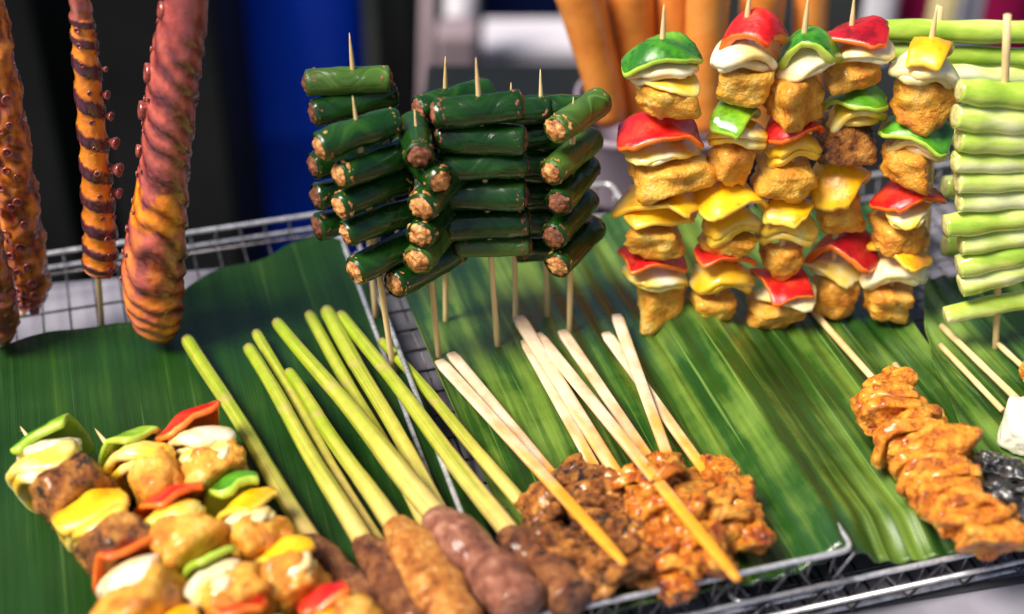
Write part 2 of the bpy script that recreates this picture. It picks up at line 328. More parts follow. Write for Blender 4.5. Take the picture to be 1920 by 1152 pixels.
# ------------------------------------------------------------------ food pieces (kind, centre, axis, width m, height m)
PEP = {'R': ('red', 'red_flesh', 'red pepper'), 'D': ('red_dark', 'red_flesh', 'dark red pepper'), 'G': ('green', 'green_flesh', 'green pepper'),
       'L': ('lime', 'green_flesh', 'light green pepper'), 'Y': ('yellow', 'yellow_flesh', 'yellow pepper')}
def piece(kind, c, axis, wd, ht, root, seed, tilt=None, elong=.8):
    r = random.Random(seed)
    ax = axis.copy()
    ax = (ax + V3((r.uniform(-.16, .16), r.uniform(-.16, .16), r.uniform(-.1, .1)))).normalized() if tilt is None else (ax+tilt).normalized()
    F = frame(ax, r.uniform(-.5, .5)); a = wd/2*(1.14 if kind in 'MPK' else 1.04)
    m = M()
    if kind in PEP:
        mats = PEP[kind]; t = max(.0032, ht*.16); dome = max(.002, ht-t)*.72
        kx = dome/(a*a)*r.uniform(.9, 1.2); ky = dome/(a*a)*r.uniform(.15, .6)
        F2 = frame(ax, r.uniform(-.35, .35))
        b = a*elong*r.uniform(.85, 1.1)
        m.add(*(lambda q: (q[0], q[1], 0, q[2]))(sheet(c+ax*dome*.42, F2, a, b, t, kx, ky, seed, e=r.uniform(.42, .62), wav=.0055)))
        return m.build('pepper_piece', [mats[0], mats[1]], root)
    if kind in 'OW':
        k = 2
        sp = max(.0030, ht*.24); dome = max(.005, ht-sp*(k-1)-.002)
        kx = dome/(a*a); ky = kx*r.uniform(.25, .7); F2 = frame(ax, r.uniform(-.35, .35))
        for j in range(k):
            q = sheet(c+ax*(dome*.4+(j-(k-1)/2)*-sp), F2 @ Matrix.Rotation(r.uniform(-.12, .12), 3, 'X'), a*(1-.09*j)*r.uniform(.94, 1.03), a*elong*(1-.1*j), sp*.85, kx*(1-.1*j), ky, seed+j*7, e=r.uniform(.75, 1.0), wav=.003)
            m.add(q[0], q[1], 0)
        return m.build('onion_piece', 'onion' if kind == 'W' else 'onion_gold', root)
    mat = {'M': 'kebab_meat', 'P': 'chicken_pale', 'K': 'chicken_dark'}[kind]
    m.add(*chunk(c, F, (a, a*r.uniform(.75, .95), ht*.56), seed, .18, 1.5, 6.0, True, 8)); return m.build('meat_chunk', mat, root)

# ------------------------------------------------------------------ setting: ground, counter
def box(m, c, ax, ay, az, hx, hy, hz, mi=0, bev=0):
    vs = []
    for sx in (-1, 1):
        for sy in (-1, 1):
            for sz in (-1, 1): vs.append(c+ax*sx*hx+ay*sy*hy+az*sz*hz)
    m.add(vs, [(0, 1, 3, 2), (4, 6, 7, 5), (0, 4, 5, 1), (2, 3, 7, 6), (0, 2, 6, 4), (1, 5, 7, 3)], mi)
Z = V3((0, 0, 1)); X = V3((1, 0, 0)); Y_ = V3((0, 1, 0))
def bevel(o, w_=.003, s=3):
    b = o.modifiers.new('bevel', 'BEVEL'); b.width = w_; b.segments = s; b.limit_method = 'ANGLE'; return o
m = M(); m.add([V3((-60, -20, -.85)), V3((60, -20, -.85)), V3((60, 90, -.85)), V3((-60, 90, -.85))], [(0, 1, 2, 3)])
tag(m.build('ground', 'ground', smooth=False), kind='structure')
# counter under the baskets; its back edge shows through the wire left behind the leaf
CZ = -.032
bl = P(60, 532, CZ); br = P(420, 500, CZ)
du = (br-bl).normalized(); dn = V3((du.y, -du.x, 0))
root = thing('market_counter', bl+du*.3+dn*.4+V3((0, 0, -.81)), 'white enamelled market counter carrying the wire baskets and leaves', 'counter')
m = M(); box(m, bl+du*.35+dn*.55+V3((0, 0, -.0125)), du, dn, Z, 1.0, .55, .0125); bevel(m.build('counter_top', 'counter', root, smooth=False))
m = M(); box(m, bl+du*.35+dn*.55+V3((0, 0, -.05)), du, dn, Z, .97, .52, .0245); m.build('apron', 'counter_edge', root, smooth=False)
q0 = P(1440, 1168, CZ); q1 = P(1960, 1082, CZ); dd = (q1-q0).normalized(); m = M(); box(m, (q0+q1)/2+V3((0, 0, .0008)), dd, V3((-dd.y, dd.x, 0)), Z, (q1-q0).length/2+.3, .0022, .0009); m.build('seam', 'counter_edge', root, smooth=False)
for sx in (-.9, .9):
    for sy in (.08, 1.02):
        m = M(); c = bl+du*(.35+sx)+dn*sy; box(m, V3((c.x, c.y, (-.85+CZ-.075)/2)), du, dn, Z, .025, .025, (.85+CZ-.075)/2); bevel(m.build('leg', 'counter', root, smooth=False))

# ------------------------------------------------------------------ wire baskets
def wire(m, pts, r, n=6): m.add(*sweep(pts, [r]*len(pts), n=n))
def tray_uv(p): return p.dot(U), p.dot(W)
def at_uv(a, b, z): q = U*a+W*b; return V3((q.x, q.y, z))
def basket(u0, u1, b0, b1, zf, zr, step_u, step_b, label, fine_front=False, mid=.5):
    c = at_uv((u0+u1)/2, (b0+b1)/2, zf)
    root = thing('wire_basket', V3((c.x, c.y, CZ+.0005)), label, 'wire basket')
    cs = [(u0, b0), (u1, b0), (u1, b1), (u0, b1)]
    for z, r_, nm in ((zr, .0016, 'rim'), (zf, .0014, 'base_wire')):
        m = M(); ctrl = []
        k = .007
        for i in range(4):
            a, b = cs[i]; pa, pb = cs[i-1]; na, nb = cs[(i+1) % 4]
            def tow(x, y): 
                L = math.hypot(x-a, y-b); return (a+(x-a)/L*k, b+(y-b)/L*k)
            q0 = tow(pa, pb); q2 = tow(na, nb)
            for t in (0, .25, .5, .75, 1):
                x = (1-t)**2*q0[0]+2*t*(1-t)*a+t*t*q2[0]; y = (1-t)**2*q0[1]+2*t*(1-t)*b+t*t*q2[1]; ctrl.append(at_uv(x, y, z))
        ctrl.append(ctrl[0].copy()); wire(m, ctrl, r_, 8); m.build(nm, 'steel', root)
    m = M()
    a = u0+.006
    while a < u1-.003:                           # front-back wires
        wire(m, [at_uv(a, b0, zr-.001), at_uv(a, b0+.001, zf), at_uv(a, b1-.004, zf), at_uv(a, b1, zr-.001)], .0008, 5); a += step_u
    m.build('wire_mesh', 'steel_dark', root)
    m = M()
    b = b0+.012
    while b < b1-.003:
        wire(m, [at_uv(u0, b, zr-.001), at_uv(u0+.004, b, zf+.0018), at_uv(u1-.004, b, zf+.0018), at_uv(u1, b, zr-.001)], .0009, 5); b += step_b
    m.build('cross_wire', 'steel_dark', root)
    # zigzag truss in the side walls
    n_ = int((u1-u0)/(.016))
    for bb in (b1,):
        m = M()
        pts = [at_uv(u0+(u1-u0)*i/n_, bb+(.0022 if bb == b1 else -.0022), (zr if i % 2 else zf)) for i in range(n_+1)]
        wire(m, pts, .0010, 5)
        m.build('truss', 'steel_dark', root)
    for dz in (mid,):
        m = M(); wire(m, [at_uv(u0, b1+.0045, lerp(zf, zr, dz)), at_uv(u1, b1+.0045, lerp(zf, zr, dz))], .0014, 6); m.build('side_wire', 'steel', root)
    return root
ZR = .012; ZF = -.014
b_mid = tray_uv(P(1300, 1094, ZR))[1]
zc = -.008; c_r = tray_uv(P(1920, 1027, zc))[1]; c_l = tray_uv(P(1500, 1098, zc))[1]; b_c = (c_r+c_l)/2
def feet(root, u0, u1, b0, b1, zf):
    for a in (u0+.02, u1-.02):
        for b in (b0+.02, b1-.03):
            m = M(); wire(m, [at_uv(a-.01, b, zf), at_uv(a-.008, b, CZ+.0035), at_uv(a-.004, b, CZ+.0018), at_uv(a+.004, b, CZ+.0018), at_uv(a+.008, b, CZ+.0035), at_uv(a+.01, b, zf)], .0016, 6)
            m.build('foot', 'steel_dark', root)
bk = basket(-.43, -.088, -.150, .305, ZF, -.003, .017, .045, 'wire basket under the left banana leaf, bare mesh showing at its back'); feet(bk, -.43, -.088, -.134, .305, ZF)
bk = basket(-.082, .103, -.11, b_mid, ZF, ZR, .013, .022, 'middle wire basket whose steel front rim stops beside the orange satay', True, .35); feet(bk, -.082, .103, -.11, b_mid, ZF)
bk = basket(.040, .50, -.10, b_c, -.028, zc, .0125, .02, 'right wire basket with long bright rim below the lone chicken skewer', True, .55); feet(bk, .04, .5, -.1, b_c, -.028)

# ------------------------------------------------------------------ banana leaves
def hL(a, b): return -.0035+.0022*noise.noise(V3((a*14, b*9, 1)))+.0006*noise.noise(V3((a*70, b*12, 4)))
def hR(a, b):
    k = max(0, min(1, (a-.0)/.05))
    x = a+.006*noise.noise(V3((a*9, b*7, 3)))
    e_ = max(0, min(1, (b-(b_c-.034))/.031)); kk = max(0, min(1, (a-.09)/.03))
    return -.0095*e_*e_*(3-2*e_)*kk+.0+.0022*noise.noise(V3((a*12, b*8, 7)))+.0017*k*math.sin(2*math.pi*x/.0135)*(.6+.6*noise.noise(V3((a*30, b*10, 2))))+.015*math.exp(-((a-.103)/.020)**2)*(1-.9*max(0, min(1, (b-b_mid+.005)/.012)))
def hT(a, b): return .004+.003*noise.noise(V3((a*12, b*8, 17)))+.0015*math.sin(2*math.pi*a/.015)
def leaf(rows, hf, mat, label, nu, nv, lift_back=.0, lift_right=0., lift_left=0.):
    rows = [polyline([at_uv(q[1], q[2], 0) if q[0] == 'uv' else P(q[0], q[1], 0) for q in r], nu) for r in rows]
    m = M(); uvs = []
    for j in range(nv+1):
        t = j/nv
        for i in range(nu+1):
            A, B_, C_ = rows[0][i], rows[1][i], rows[2][i]
            p = A*(2*(t-.5)*(t-1)) + B_*(-4*t*(t-1)) + C_*(2*t*(t-.5))
            a, b = tray_uv(p)
            s_ = i/nu
            edge = .0022*noise.noise(V3((a*30, b*30, 5)))
            if j == 0: p = p+V3((0, edge, 0))
            z = hf(a, b)+lift_back*math.exp(-(t*nv)/6)+lift_right*math.exp(-((1-s_)*nu)/5)+lift_left*math.exp(-(s_*nu)/5)
            m.v.append(V3((p.x, p.y, z))); uvs.append((a, b))
    for j in range(nv):
        for i in range(nu):
            k = j*(nu+1)+i; m.f.append((k, k+nu+1, k+nu+2, k+1)); m.m.append(0)
    c = rows[1][nu//2]
    o = m.build('banana_leaf', mat, uvs=uvs, origin=V3((c.x, c.y, 0)))
    so = o.modifiers.new('thick', 'SOLIDIFY'); so.thickness = .0007; so.offset = -1
    tag(o, label, 'banana leaf'); return o
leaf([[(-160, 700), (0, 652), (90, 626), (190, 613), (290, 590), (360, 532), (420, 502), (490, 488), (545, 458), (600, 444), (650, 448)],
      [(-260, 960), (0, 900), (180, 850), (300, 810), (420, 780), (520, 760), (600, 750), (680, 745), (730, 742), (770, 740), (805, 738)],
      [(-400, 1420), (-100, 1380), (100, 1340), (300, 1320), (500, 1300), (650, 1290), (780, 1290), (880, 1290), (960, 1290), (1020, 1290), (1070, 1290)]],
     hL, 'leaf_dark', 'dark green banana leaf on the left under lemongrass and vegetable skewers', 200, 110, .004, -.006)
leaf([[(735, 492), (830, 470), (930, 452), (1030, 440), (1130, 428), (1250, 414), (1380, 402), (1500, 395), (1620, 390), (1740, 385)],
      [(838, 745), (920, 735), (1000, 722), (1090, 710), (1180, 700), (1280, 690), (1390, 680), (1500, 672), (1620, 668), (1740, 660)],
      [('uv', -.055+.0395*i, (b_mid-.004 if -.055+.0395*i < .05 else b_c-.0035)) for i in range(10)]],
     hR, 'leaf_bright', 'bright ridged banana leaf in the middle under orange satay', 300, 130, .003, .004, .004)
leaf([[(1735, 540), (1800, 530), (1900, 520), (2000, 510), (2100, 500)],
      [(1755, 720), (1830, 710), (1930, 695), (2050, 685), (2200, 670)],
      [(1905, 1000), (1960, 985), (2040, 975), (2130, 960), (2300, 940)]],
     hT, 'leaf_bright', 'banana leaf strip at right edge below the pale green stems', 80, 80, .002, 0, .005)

# ------------------------------------------------------------------ octopus arms on sticks
def mixc(a, b, t): t = max(0, min(1, t)); return tuple(a[i]*(1-t)+b[i]*t for i in range(3))
def sucker(c, nrm, r, root, mat='sucker'):
    F = frame(nrm); m = M(); n = 12; pr = [(0, -1.2), (.55, -1.2), (.5, -.5), (.85, -.1), (1, .25), (.95, .5), (.7, .55), (.45, .2), (.25, .05), (0, .02)]
    v = []; f = []
    for i, (a, h) in enumerate(pr):
        for k in range(n): v.append(c+F @ V3((a*r*math.cos(2*math.pi*k/n), a*r*math.sin(2*math.pi*k/n), h*r)))
    for i in range(len(pr)-1):
        for k in range(n): f.append((i*n+k, i*n+(k+1) % n, (i+1)*n+(k+1) % n, (i+1)*n+k))
    m.add(v, f); return m.build('sucker', mat, root, origin=c)
def octopus(ctrl, Y, style, label, stick_to, seed, knobs=(), rows=()):
    """ctrl: (px, py, half width px)"""
    base = P(*stick_to, -.012) if stick_to else None
    pts = polyline([V(x, y, Y) for x, y, h in ctrl], 170); hw = polyline([V3((h, 0, 0)) for x, y, h in ctrl], 170)
    rad = [max(.0012, S(h.x, p)) for h, p in zip(hw, pts)]
    low = pts[-1]
    root = thing('octopus_skewer', V3((low.x, low.y, -.01)), label, 'octopus skewer', 'grilled octopus arms standing on sticks')
    L = len(pts); n = 44; cols = []
    def pat(i, a):
        t = i/L; y = sum((pts[j+1]-pts[j]).length for j in range(0))  # placeholder length
        s_ = t*(pts[0]-pts[-1]).length
        w_ = noise.noise(V3((math.cos(a)*2, math.sin(a)*2, s_*60+seed)))
        if style == 'spiral': return math.sin(2*math.pi*s_/.0165 - a + .35*w_), w_, t
        if style == 'slash': return ((s_/.0150 - 5*a/(2*math.pi) + .8*noise.noise(V3((math.cos(a)*.9, math.sin(a)*.9, s_*34+seed)))) % 1)*2-1, w_, t
        return math.sin(2*math.pi*s_/.03+2*a+2.5*w_), w_, t
    def disp(i, a, q, p):
        s_, w_, t = pat(i, a)
        nn = noise.fractal((p+q)*170+V3((seed, 0, 0)), 1, 2, 3)
        if style == 'spiral': return .11*(1 if s_ > .35 else s_*.6)+.05*nn
        if style == 'slash': return (.075*s_*min(1, (1-s_)*4)+.04*nn)*min(1, t*5)
        return .08*s_+.13*nn
    m = M(); m.add(*sweep(pts, rad, n=n, up=V3((0, -1, .0)), disp=disp))
    for i in range(L):
        for k in range(n):
            a = 2*math.pi*k/n; s_, w_, t = pat(i, a); s_l = t*(pts[0]-pts[-1]).length
            if style == 'spiral':
                c = mixc((.70, .21, .010), (.060, .008, .018), (s_-.1)*4+.6*w_) if t > .17 else mixc((.16, .02, .025), (.50, .16, .11), .5+w_)
                c = mixc(c, (.62, .14, .01), .5-.9*w_-.4 if s_ < .2 else 0)
            elif style == 'slash':
                warm = max(0, min(1, (t-.62)*3.4+.9*w_))
                if .50 < t < .58 and w_ > -.2: warm = 1
                lo = mixc((.085, .008, .018), (.22, .022, .006), warm); hi = mixc((.52, .115, .085), (.84, .27, .014), warm)
                fine = noise.noise(V3((math.cos(a)*4, math.sin(a)*4, s_*160+seed))); c = mixc(lo, hi, .10+1.1*max(0, math.sin((s_*.5+.5)*math.pi))**3*(.6+.8*abs(w_))+.3*fine+.15*warm)  # skin and flesh bands, with crest highlight and crease shade put into the colour
                if t < .2: c = mixc(c, (.30, .055, .05), .85*min(1, (.2-t)*12))
            else:
                fine = noise.noise(V3((math.cos(a)*4, math.sin(a)*4, s_l*150+seed))); c = mixc((.17, .018, .014), (.72, .22, .025), .40+.8*w_+.25*s_+.9*fine)
                if style == 'purple': c = mixc(c, (.13, .02, .03), .65-.8*w_)
            cols.append(c)
    m.build('octopus_arm', 'octopus', root, colors=cols)
    r = random.Random(seed)
    for (x, y, rr) in knobs:
        c = V(x, y, Y-.002); i = min(range(L), key=lambda j: (pts[j]-c).length); nrm = (c-pts[i]); nrm.y *= .4; nrm.normalize()
        sucker(c, (nrm+V3((0, -.25, 0))).normalized(), S(rr*1.55, c), root)
        k = M(); q = pts[i]; k.add(*sweep([lerp(q, c, .6), lerp(q, c, .8), c-nrm*S(rr, c)*.4], [S(rr*.8, c), S(rr*.55, c), S(rr*.5, c)], n=10)); k.build('sucker_stem', 'sucker', root)
    for (t0, t1, num, ang, turn, rr) in rows:
        for j in range(num):
            t = lerp(t0, t1, j/max(1, num-1)); i = int(t*(L-1)); a = ang+turn*j+r.uniform(-.15, .15)
            tt = (pts[min(i+1, L-1)]-pts[i-1]).normalized(); sd_ = tt.cross(V3((0, -1, 0))).normalized(); u2 = sd_.cross(tt)
            d = (sd_*math.cos(a)+u2*math.sin(a)).normalized(); c = pts[i]+d*rad[i]*1.03
            sucker(c, d, S(rr*r.uniform(.8, 1.15), c), root)
    if base is not None:
        b = V3((base.x, base.y, -.012)); stick('stick', lerp(pts[-1], pts[-4], .5)+V3((0, 0, .01)), b, .0019, root, 'wood', False)
    return root
YO = P(315, 638, 0).y
octopus([(352, -120, 44), (350, 0, 41), (337, 80, 46), (325, 160, 47), (318, 230, 47), (310, 300, 46), (302, 380, 50), (293, 460, 56), (288, 530, 57), (293, 585, 50), (303, 618, 36), (311, 640, 9)], YO, 'slash',
        'thickest octopus arm with diagonal cuts and an orange blunt end', (314, 640), 3,
        knobs=[(307, 20, 12), (299, 78, 12), (282, 138, 13), (270, 207, 12), (262, 283, 8)], rows=[(.15, .72, 11, .12, .0, 6), (.3, .65, 5, .5, .0, 5)])
octopus([(146, -120, 17), (150, 0, 19), (155, 50, 22), (161, 110, 24), (170, 210, 26), (178, 300, 27), (184, 380, 29), (188, 450, 30), (187, 495, 30), (186, 510, 22)], P(190, 610, 0).y, 'spiral',
        'thin octopus arm with dark spiral band and orange flesh', (191, 612), 8,
        knobs=[(199, 178, 6), (206, 218, 6), (214, 268, 8), (220, 318, 9), (221, 362, 7), (197, 130, 4)], rows=[(.22, .93, 13, 1.45, .09, 6), (.25, .9, 11, 2.9, .0, 5)])
octopus([(-30, -60, 30), (-16, 40, 32), (-4, 130, 36), (8, 230, 40), (20, 330, 43), (33, 420, 44), (46, 500, 42), (58, 550, 34), (62, 577, 12)], P(40, 585, 0).y, 'rough',
        'red-brown octopus arm with dark ringed suckers at the left edge', (42, 590), 15,
        rows=[(.05, .95, 20, .25, .0, 7), (.08, .92, 15, 1.3, .0, 10), (.3, .95, 12, 2.0, .0, 10), (.2, .9, 9, 1.65, .0, 8)])
octopus([(-80, 300, 34), (-58, 380, 38), (-40, 450, 42), (-22, 520, 42), (-8, 580, 40), (2, 620, 32), (8, 646, 10)], P(8, 655, 0).y, 'purple',
        'purplish octopus arm tip cut off by the left edge of the picture', (6, 660), 23,
        rows=[(.1, .9, 10, .3, .0, 7), (.1, .9, 8, 1.2, .0, 8)])

# ------------------------------------------------------------------ leaf wrapped rolls on upright sticks
def roll(c, d, ln, r, root, seed, olive=False, dark=False):
    rr = random.Random(seed); n = 28; k = 26
    bend = V3((0, 0, rr.uniform(-.0012, .0014)))
    pts = [c+d*ln*(j/(k-1)-.5)+bend*(1-(2*j/(k-1)-1)**2) for j in range(k)]
    ra = [r*(1+.012*math.sin(j*.4+seed))*(1-.03*(abs(2*j/(k-1)-1)**6)) for j in range(k)]
    def dsp(i, a, q, p): 
        seam = .10*max(0, 1-abs(((a-seed+.5*math.sin(i*.2+seed)) % 6.283)-1.2)*3.2)+.05*noise.noise(V3((a*1.3, i*.12, seed)))
        return seam+.05*noise.noise(q*160+d*(i*.25)+V3((seed, 0, 0)))+.035*noise.noise(V3((a*5, i*.22, seed*1.3)))+.015*noise.noise(q*600+d*i*.4)
    v, f = sweep(pts, ra, n=n, disp=dsp); f = f[:-2]
    # turn the leaf edge inward so its thickness shows, ragged
    m = M(); m.add(v, f)
    for e_, s_ in ((0, -1), (k-1, 1)):
        b = len(m.v); 
        for q in range(n):
            p = v[e_*n+q]; cc = pts[e_]; m.v.append(cc+(p-cc)*.86+d*s_*(.0008+.0012*noise.noise(V3((q*.9, seed, e_)))))
        for q in range(n): 
            q2 = (q+1) % n; m.f.append((e_*n+q, e_*n+q2, b+q2, b+q) if s_ > 0 else (e_*n+q2, e_*n+q, b+q, b+q2)); m.m.append(0)
        b2 = len(m.v)
        for q in range(n): m.v.append(pts[e_]+(v[e_*n+q]-pts[e_])*.80-d*s_*.006)
        for q in range(n): q2 = (q+1) % n; m.f.append((b+q, b+q2, b2+q2, b2+q)); m.m.append(0)
    o = m.build('leaf_roll', 'leaf_roll_olive' if olive else 'leaf_roll', root, uvs=None)
    me = o.data; ul = me.uv_layers.new(name='UVMap'); up_ = Z
    for lp in me.loops:
        i = lp.vertex_index; q = (i % n)/n; j = (i//n)
        ul.data[lp.index].uv = (q*.045+seed*.31+.006*math.sin(j*.35+seed), j*ln/k*1.6+seed*.13)
    for s_ in (-1, 1):
        fm = M(); F = frame(d*s_, rr.uniform(0, 6))
        fm.add(*chunk(c+d*s_*(ln/2-.0030), F, (r*.93, r*.93, .0056), seed+s_*3, .22, 2.6, 6.5, False, ico=ICO4))
        fm.build('filling', 'filling_dark' if dark else 'filling', o)
    return o
def roll_skewer(top, bot, rolls, label, seed, tipup=True):
    """rolls: (cx, cy, angle in plan deg, length px, radius px, olive, dark)"""
    B = P(*bot, -.012); B0 = P(*bot, 0); Yp = B0.y; T = V(*top, Yp)
    root = thing('roll_skewer', V3((B.x, B0.y, -.012)), label, 'roll skewer', 'skewers of stuffed green leaf rolls')
    stick('stick', V3((B0.x, Yp, -.012)), T, .0018, root)
    for i, (cx, cy, ang, ln, r, ol, dk) in enumerate(rolls):
        c = V(cx, cy, Yp); t = (c.z)/(T.z); ax = lerp(V3((B0.x, Yp, 0)), T, t)
        c = V3((c.x, Yp, c.z))
        a = R(ang+random.Random(seed*9+i).uniform(-6, 6)); d = V3((math.cos(a), math.sin(a), random.Random(seed+i).uniform(-.04, .06))).normalized()
        roll(c, d, S(ln, c), S(r*1.07, c), root, seed*10+i, ol, dk)
    return root
a1 = 36
roll_skewer((655, 62), (705, 586), [(652, 152, 8, 152, 24, True, True), (664, 194, 22, 158, 26, False, True), (655, 292, 34, 150, 25, False, True), (660, 350, 34, 150, 25, False, True), (664, 405, 34, 150, 24, False, True)], 'back left roll skewer with an olive roll on top and tallest stick', 1)
roll_skewer((661, 180), (740, 690), [(672, 252, a1, 160, 27, False, False), (702, 306, a1, 155, 26, False, False), (700, 362, a1, 155, 25, False, False), (716, 416, a1, 150, 25, False, False), (728, 478, a1, 155, 27, False, False)], 'front left roll skewer with five browned roll ends stacked in a slanting column', 2)
roll_skewer((835, 106), (835, 602), [(850, 188, 30, 150, 25, False, True), (850, 240, 30, 150, 25, False, True), (846, 290, 30, 150, 25, False, True), (842, 345, 30, 140, 25, False, True), (842, 400, 30, 140, 25, False, True), (842, 450, 30, 140, 25, False, True)], 'dark roll skewer half hidden behind the short slanted-roll skewer in the middle', 3)
roll_skewer((777, 205), (825, 672), [(780, 262, 100, 130, 27, False, True), (790, 305, 118, 150, 26, False, False), (826, 352, 62, 150, 29, False, False), (815, 405, 75, 150, 27, False, False), (812, 452, 70, 150, 28, True, False), (800, 500, 48, 165, 27, False, False)], 'front middle roll skewer with rolls pointing at the viewer in several directions', 4)
roll_skewer((958, 155), (968, 602), [(955, 212, 10, 150, 24, False, True), (958, 262, 10, 150, 24, False, True), (958, 312, 10, 150, 24, False, True), (958, 368, 12, 150, 24, False, True), (958, 420, 10, 150, 24, False, True)], 'roll skewer seen only at its stick tip behind the long horizontal rolls', 5)
roll_skewer((892, 108), (935, 650), [(896, 205, 3, 160, 28, False, True), (902, 260, 3, 158, 28, False, True), (905, 312, 2, 158, 27, False, True), (908, 366, 3, 150, 28, False, True), (914, 420, 4, 150, 27, False, True), (925, 462, 6, 130, 18, True, True)], 'roll skewer with long rolls lying broadside and wet highlights, centre of the group', 6)
roll_skewer((1013, 130), (1028, 592), [(1020, 208, 5, 130, 25, False, True), (1015, 262, 8, 120, 25, False, True), (1018, 315, 8, 120, 25, False, True), (1020, 368, 8, 120, 25, False, True), (1022, 420, 8, 120, 25, False, True), (1024, 465, 8, 110, 22, False, True)], 'dark roll skewer with tall stick tip just left of the rightmost rolls', 7)
roll_skewer((1075, 182), (1068, 622), [(1084, 216, 60, 150, 26, True, False), (1072, 292, 60, 150, 25, True, False), (1076, 345, 62, 150, 25, False, True), (1070, 408, 64, 150, 25, False, True), (1080, 462, 62, 150, 25, False, False)], 'rightmost roll skewer with round brown ends facing the viewer', 8)

# ------------------------------------------------------------------ upright vegetable and chicken skewers
def kebab(top, bot, items, label, seed, group, lying=False, z0=.0, z1=.0, hidebot=True):
    if lying:
        T = P(*top, z0); B = P(*bot, z1)
        root = thing('vegetable_skewer', V3(((T.x+B.x)/2, (T.y+B.y)/2, 0)), label, 'vegetable skewer', group)
    else:
        B = P(*bot, 0); T = V(*top, B.y); root = thing('vegetable_skewer', V3((B.x, B.y, -.012)), label, 'vegetable skewer', group)
        B = V3((B.x, B.y, -.012))
    stick('stick', B, T, .0021, root)
    ax = (T-B).normalized()
    for i, it in enumerate(items):
        k, cx, cy, w_, h = it[:5]; tl = it[5] if len(it) > 5 else None
        if lying:
            t = (V3((cx, cy, 0))-V3((*top, 0))).length/(V3((*bot, 0))-V3((*top, 0))).length; c = P(cx, cy, lerp(z0, z1, t))
        else: c = V(cx, cy, B.y)
        if lying: w_ *= 1.2; h *= (1.12 if k in 'MPK' else 1.3)
        tilt = V3((tl, .05, 0)) if tl is not None else None
        if not lying and tl is None: tilt = V3((random.Random(seed*7+i).uniform(-.2, .2), random.Random(seed*3+i).uniform(-.08, .16) if k in 'RDGLYOW' else 0, 0))
        if lying: tilt = V3((random.Random(seed*7+i).uniform(-.15, .15), 0, .62 if k in 'YOW' else .35))
        piece(k, c, ax, S(w_, c), S(h, c), root, seed*50+i, tilt, .72)
    return root
gU = 'upright vegetable and chicken skewers'
kebab((1245, 8), (1226, 602), [('G', 1243, 96, 136, 66), ('W', 1243, 126, 128, 48), ('O', 1243, 150, 134, 24), ('P', 1245, 176, 96, 62), ('R', 1236, 236, 140, 70), ('O', 1238, 278, 134, 46), ('P', 1247, 320, 130, 66), ('Y', 1236, 368, 150, 44), ('Y', 1236, 392, 140, 30), ('P', 1226, 440, 96, 60), ('R', 1228, 482, 125, 34, .25), ('O', 1235, 514, 124, 48, .3), ('P', 1238, 562, 84, 72)],
      'upright vegetable skewer nearest the green rolls, topped with a dark green pepper cap', 1, gU)
kebab((1408, -30), (1338, 606), [('R', 1411, 48, 100, 84), ('W', 1398, 108, 124, 72), ('P', 1396, 160, 90, 66), ('L', 1380, 212, 104, 52), ('O', 1385, 248, 112, 52), ('M', 1376, 300, 72, 80), ('Y', 1374, 360, 128, 66), ('O', 1373, 418, 104, 74), ('P', 1365, 452, 80, 40), ('R', 1358, 476, 106, 32), ('O', 1358, 520, 110, 72), ('P', 1338, 574, 78, 60)],
      'upright vegetable skewer topped with a round bright red pepper', 2, gU)
kebab((1516, -10), (1452, 604), [('G', 1511, 78, 96, 80), ('W', 1510, 118, 120, 56, -.4), ('M', 1491, 178, 88, 76), ('R', 1495, 232, 100, 66), ('O', 1489, 276, 94, 66), ('P', 1480, 334, 96, 66), ('Y', 1484, 386, 116, 50), ('O', 1476, 428, 108, 66), ('M', 1468, 484, 62, 62), ('R', 1465, 524, 118, 34), ('W', 1472, 550, 116, 42), ('M', 1452, 582, 84, 46)],
      'upright vegetable skewer topped with a green pepper above a slanting onion slice', 3, gU)
kebab((1602, -10), (1558, 586), [('D', 1602, 60, 118, 46), ('O', 1612, 94, 120, 48, -.25), ('M', 1598, 132, 84, 58), ('G', 1598, 182, 114, 46), ('O', 1604, 216, 104, 58), ('K', 1584, 258, 96, 74), ('Y', 1576, 332, 112, 92), ('P', 1576, 396, 78, 66), ('D', 1578, 462, 122, 76), ('O', 1560, 504, 100, 42), ('M', 1564, 550, 78, 80)],
      'upright vegetable skewer topped with a flat dark red pepper slice', 4, gU)
kebab((1758, 8), (1658, 602), [('Y', 1746, 88, 112, 56), ('W', 1744, 132, 130, 76, .3), ('M', 1730, 186, 102, 80), ('G', 1722, 240, 124, 48), ('W', 1722, 272, 104, 60), ('M', 1702, 302, 88, 66), ('R', 1706, 360, 114, 46), ('O', 1698, 396, 118, 48), ('M', 1690, 436, 92, 50), ('Y', 1686, 468, 112, 40), ('W', 1680, 506, 116, 72), ('M', 1660, 562, 82, 64)],
      'rightmost upright vegetable skewer topped with an orange pepper block', 5, gU)

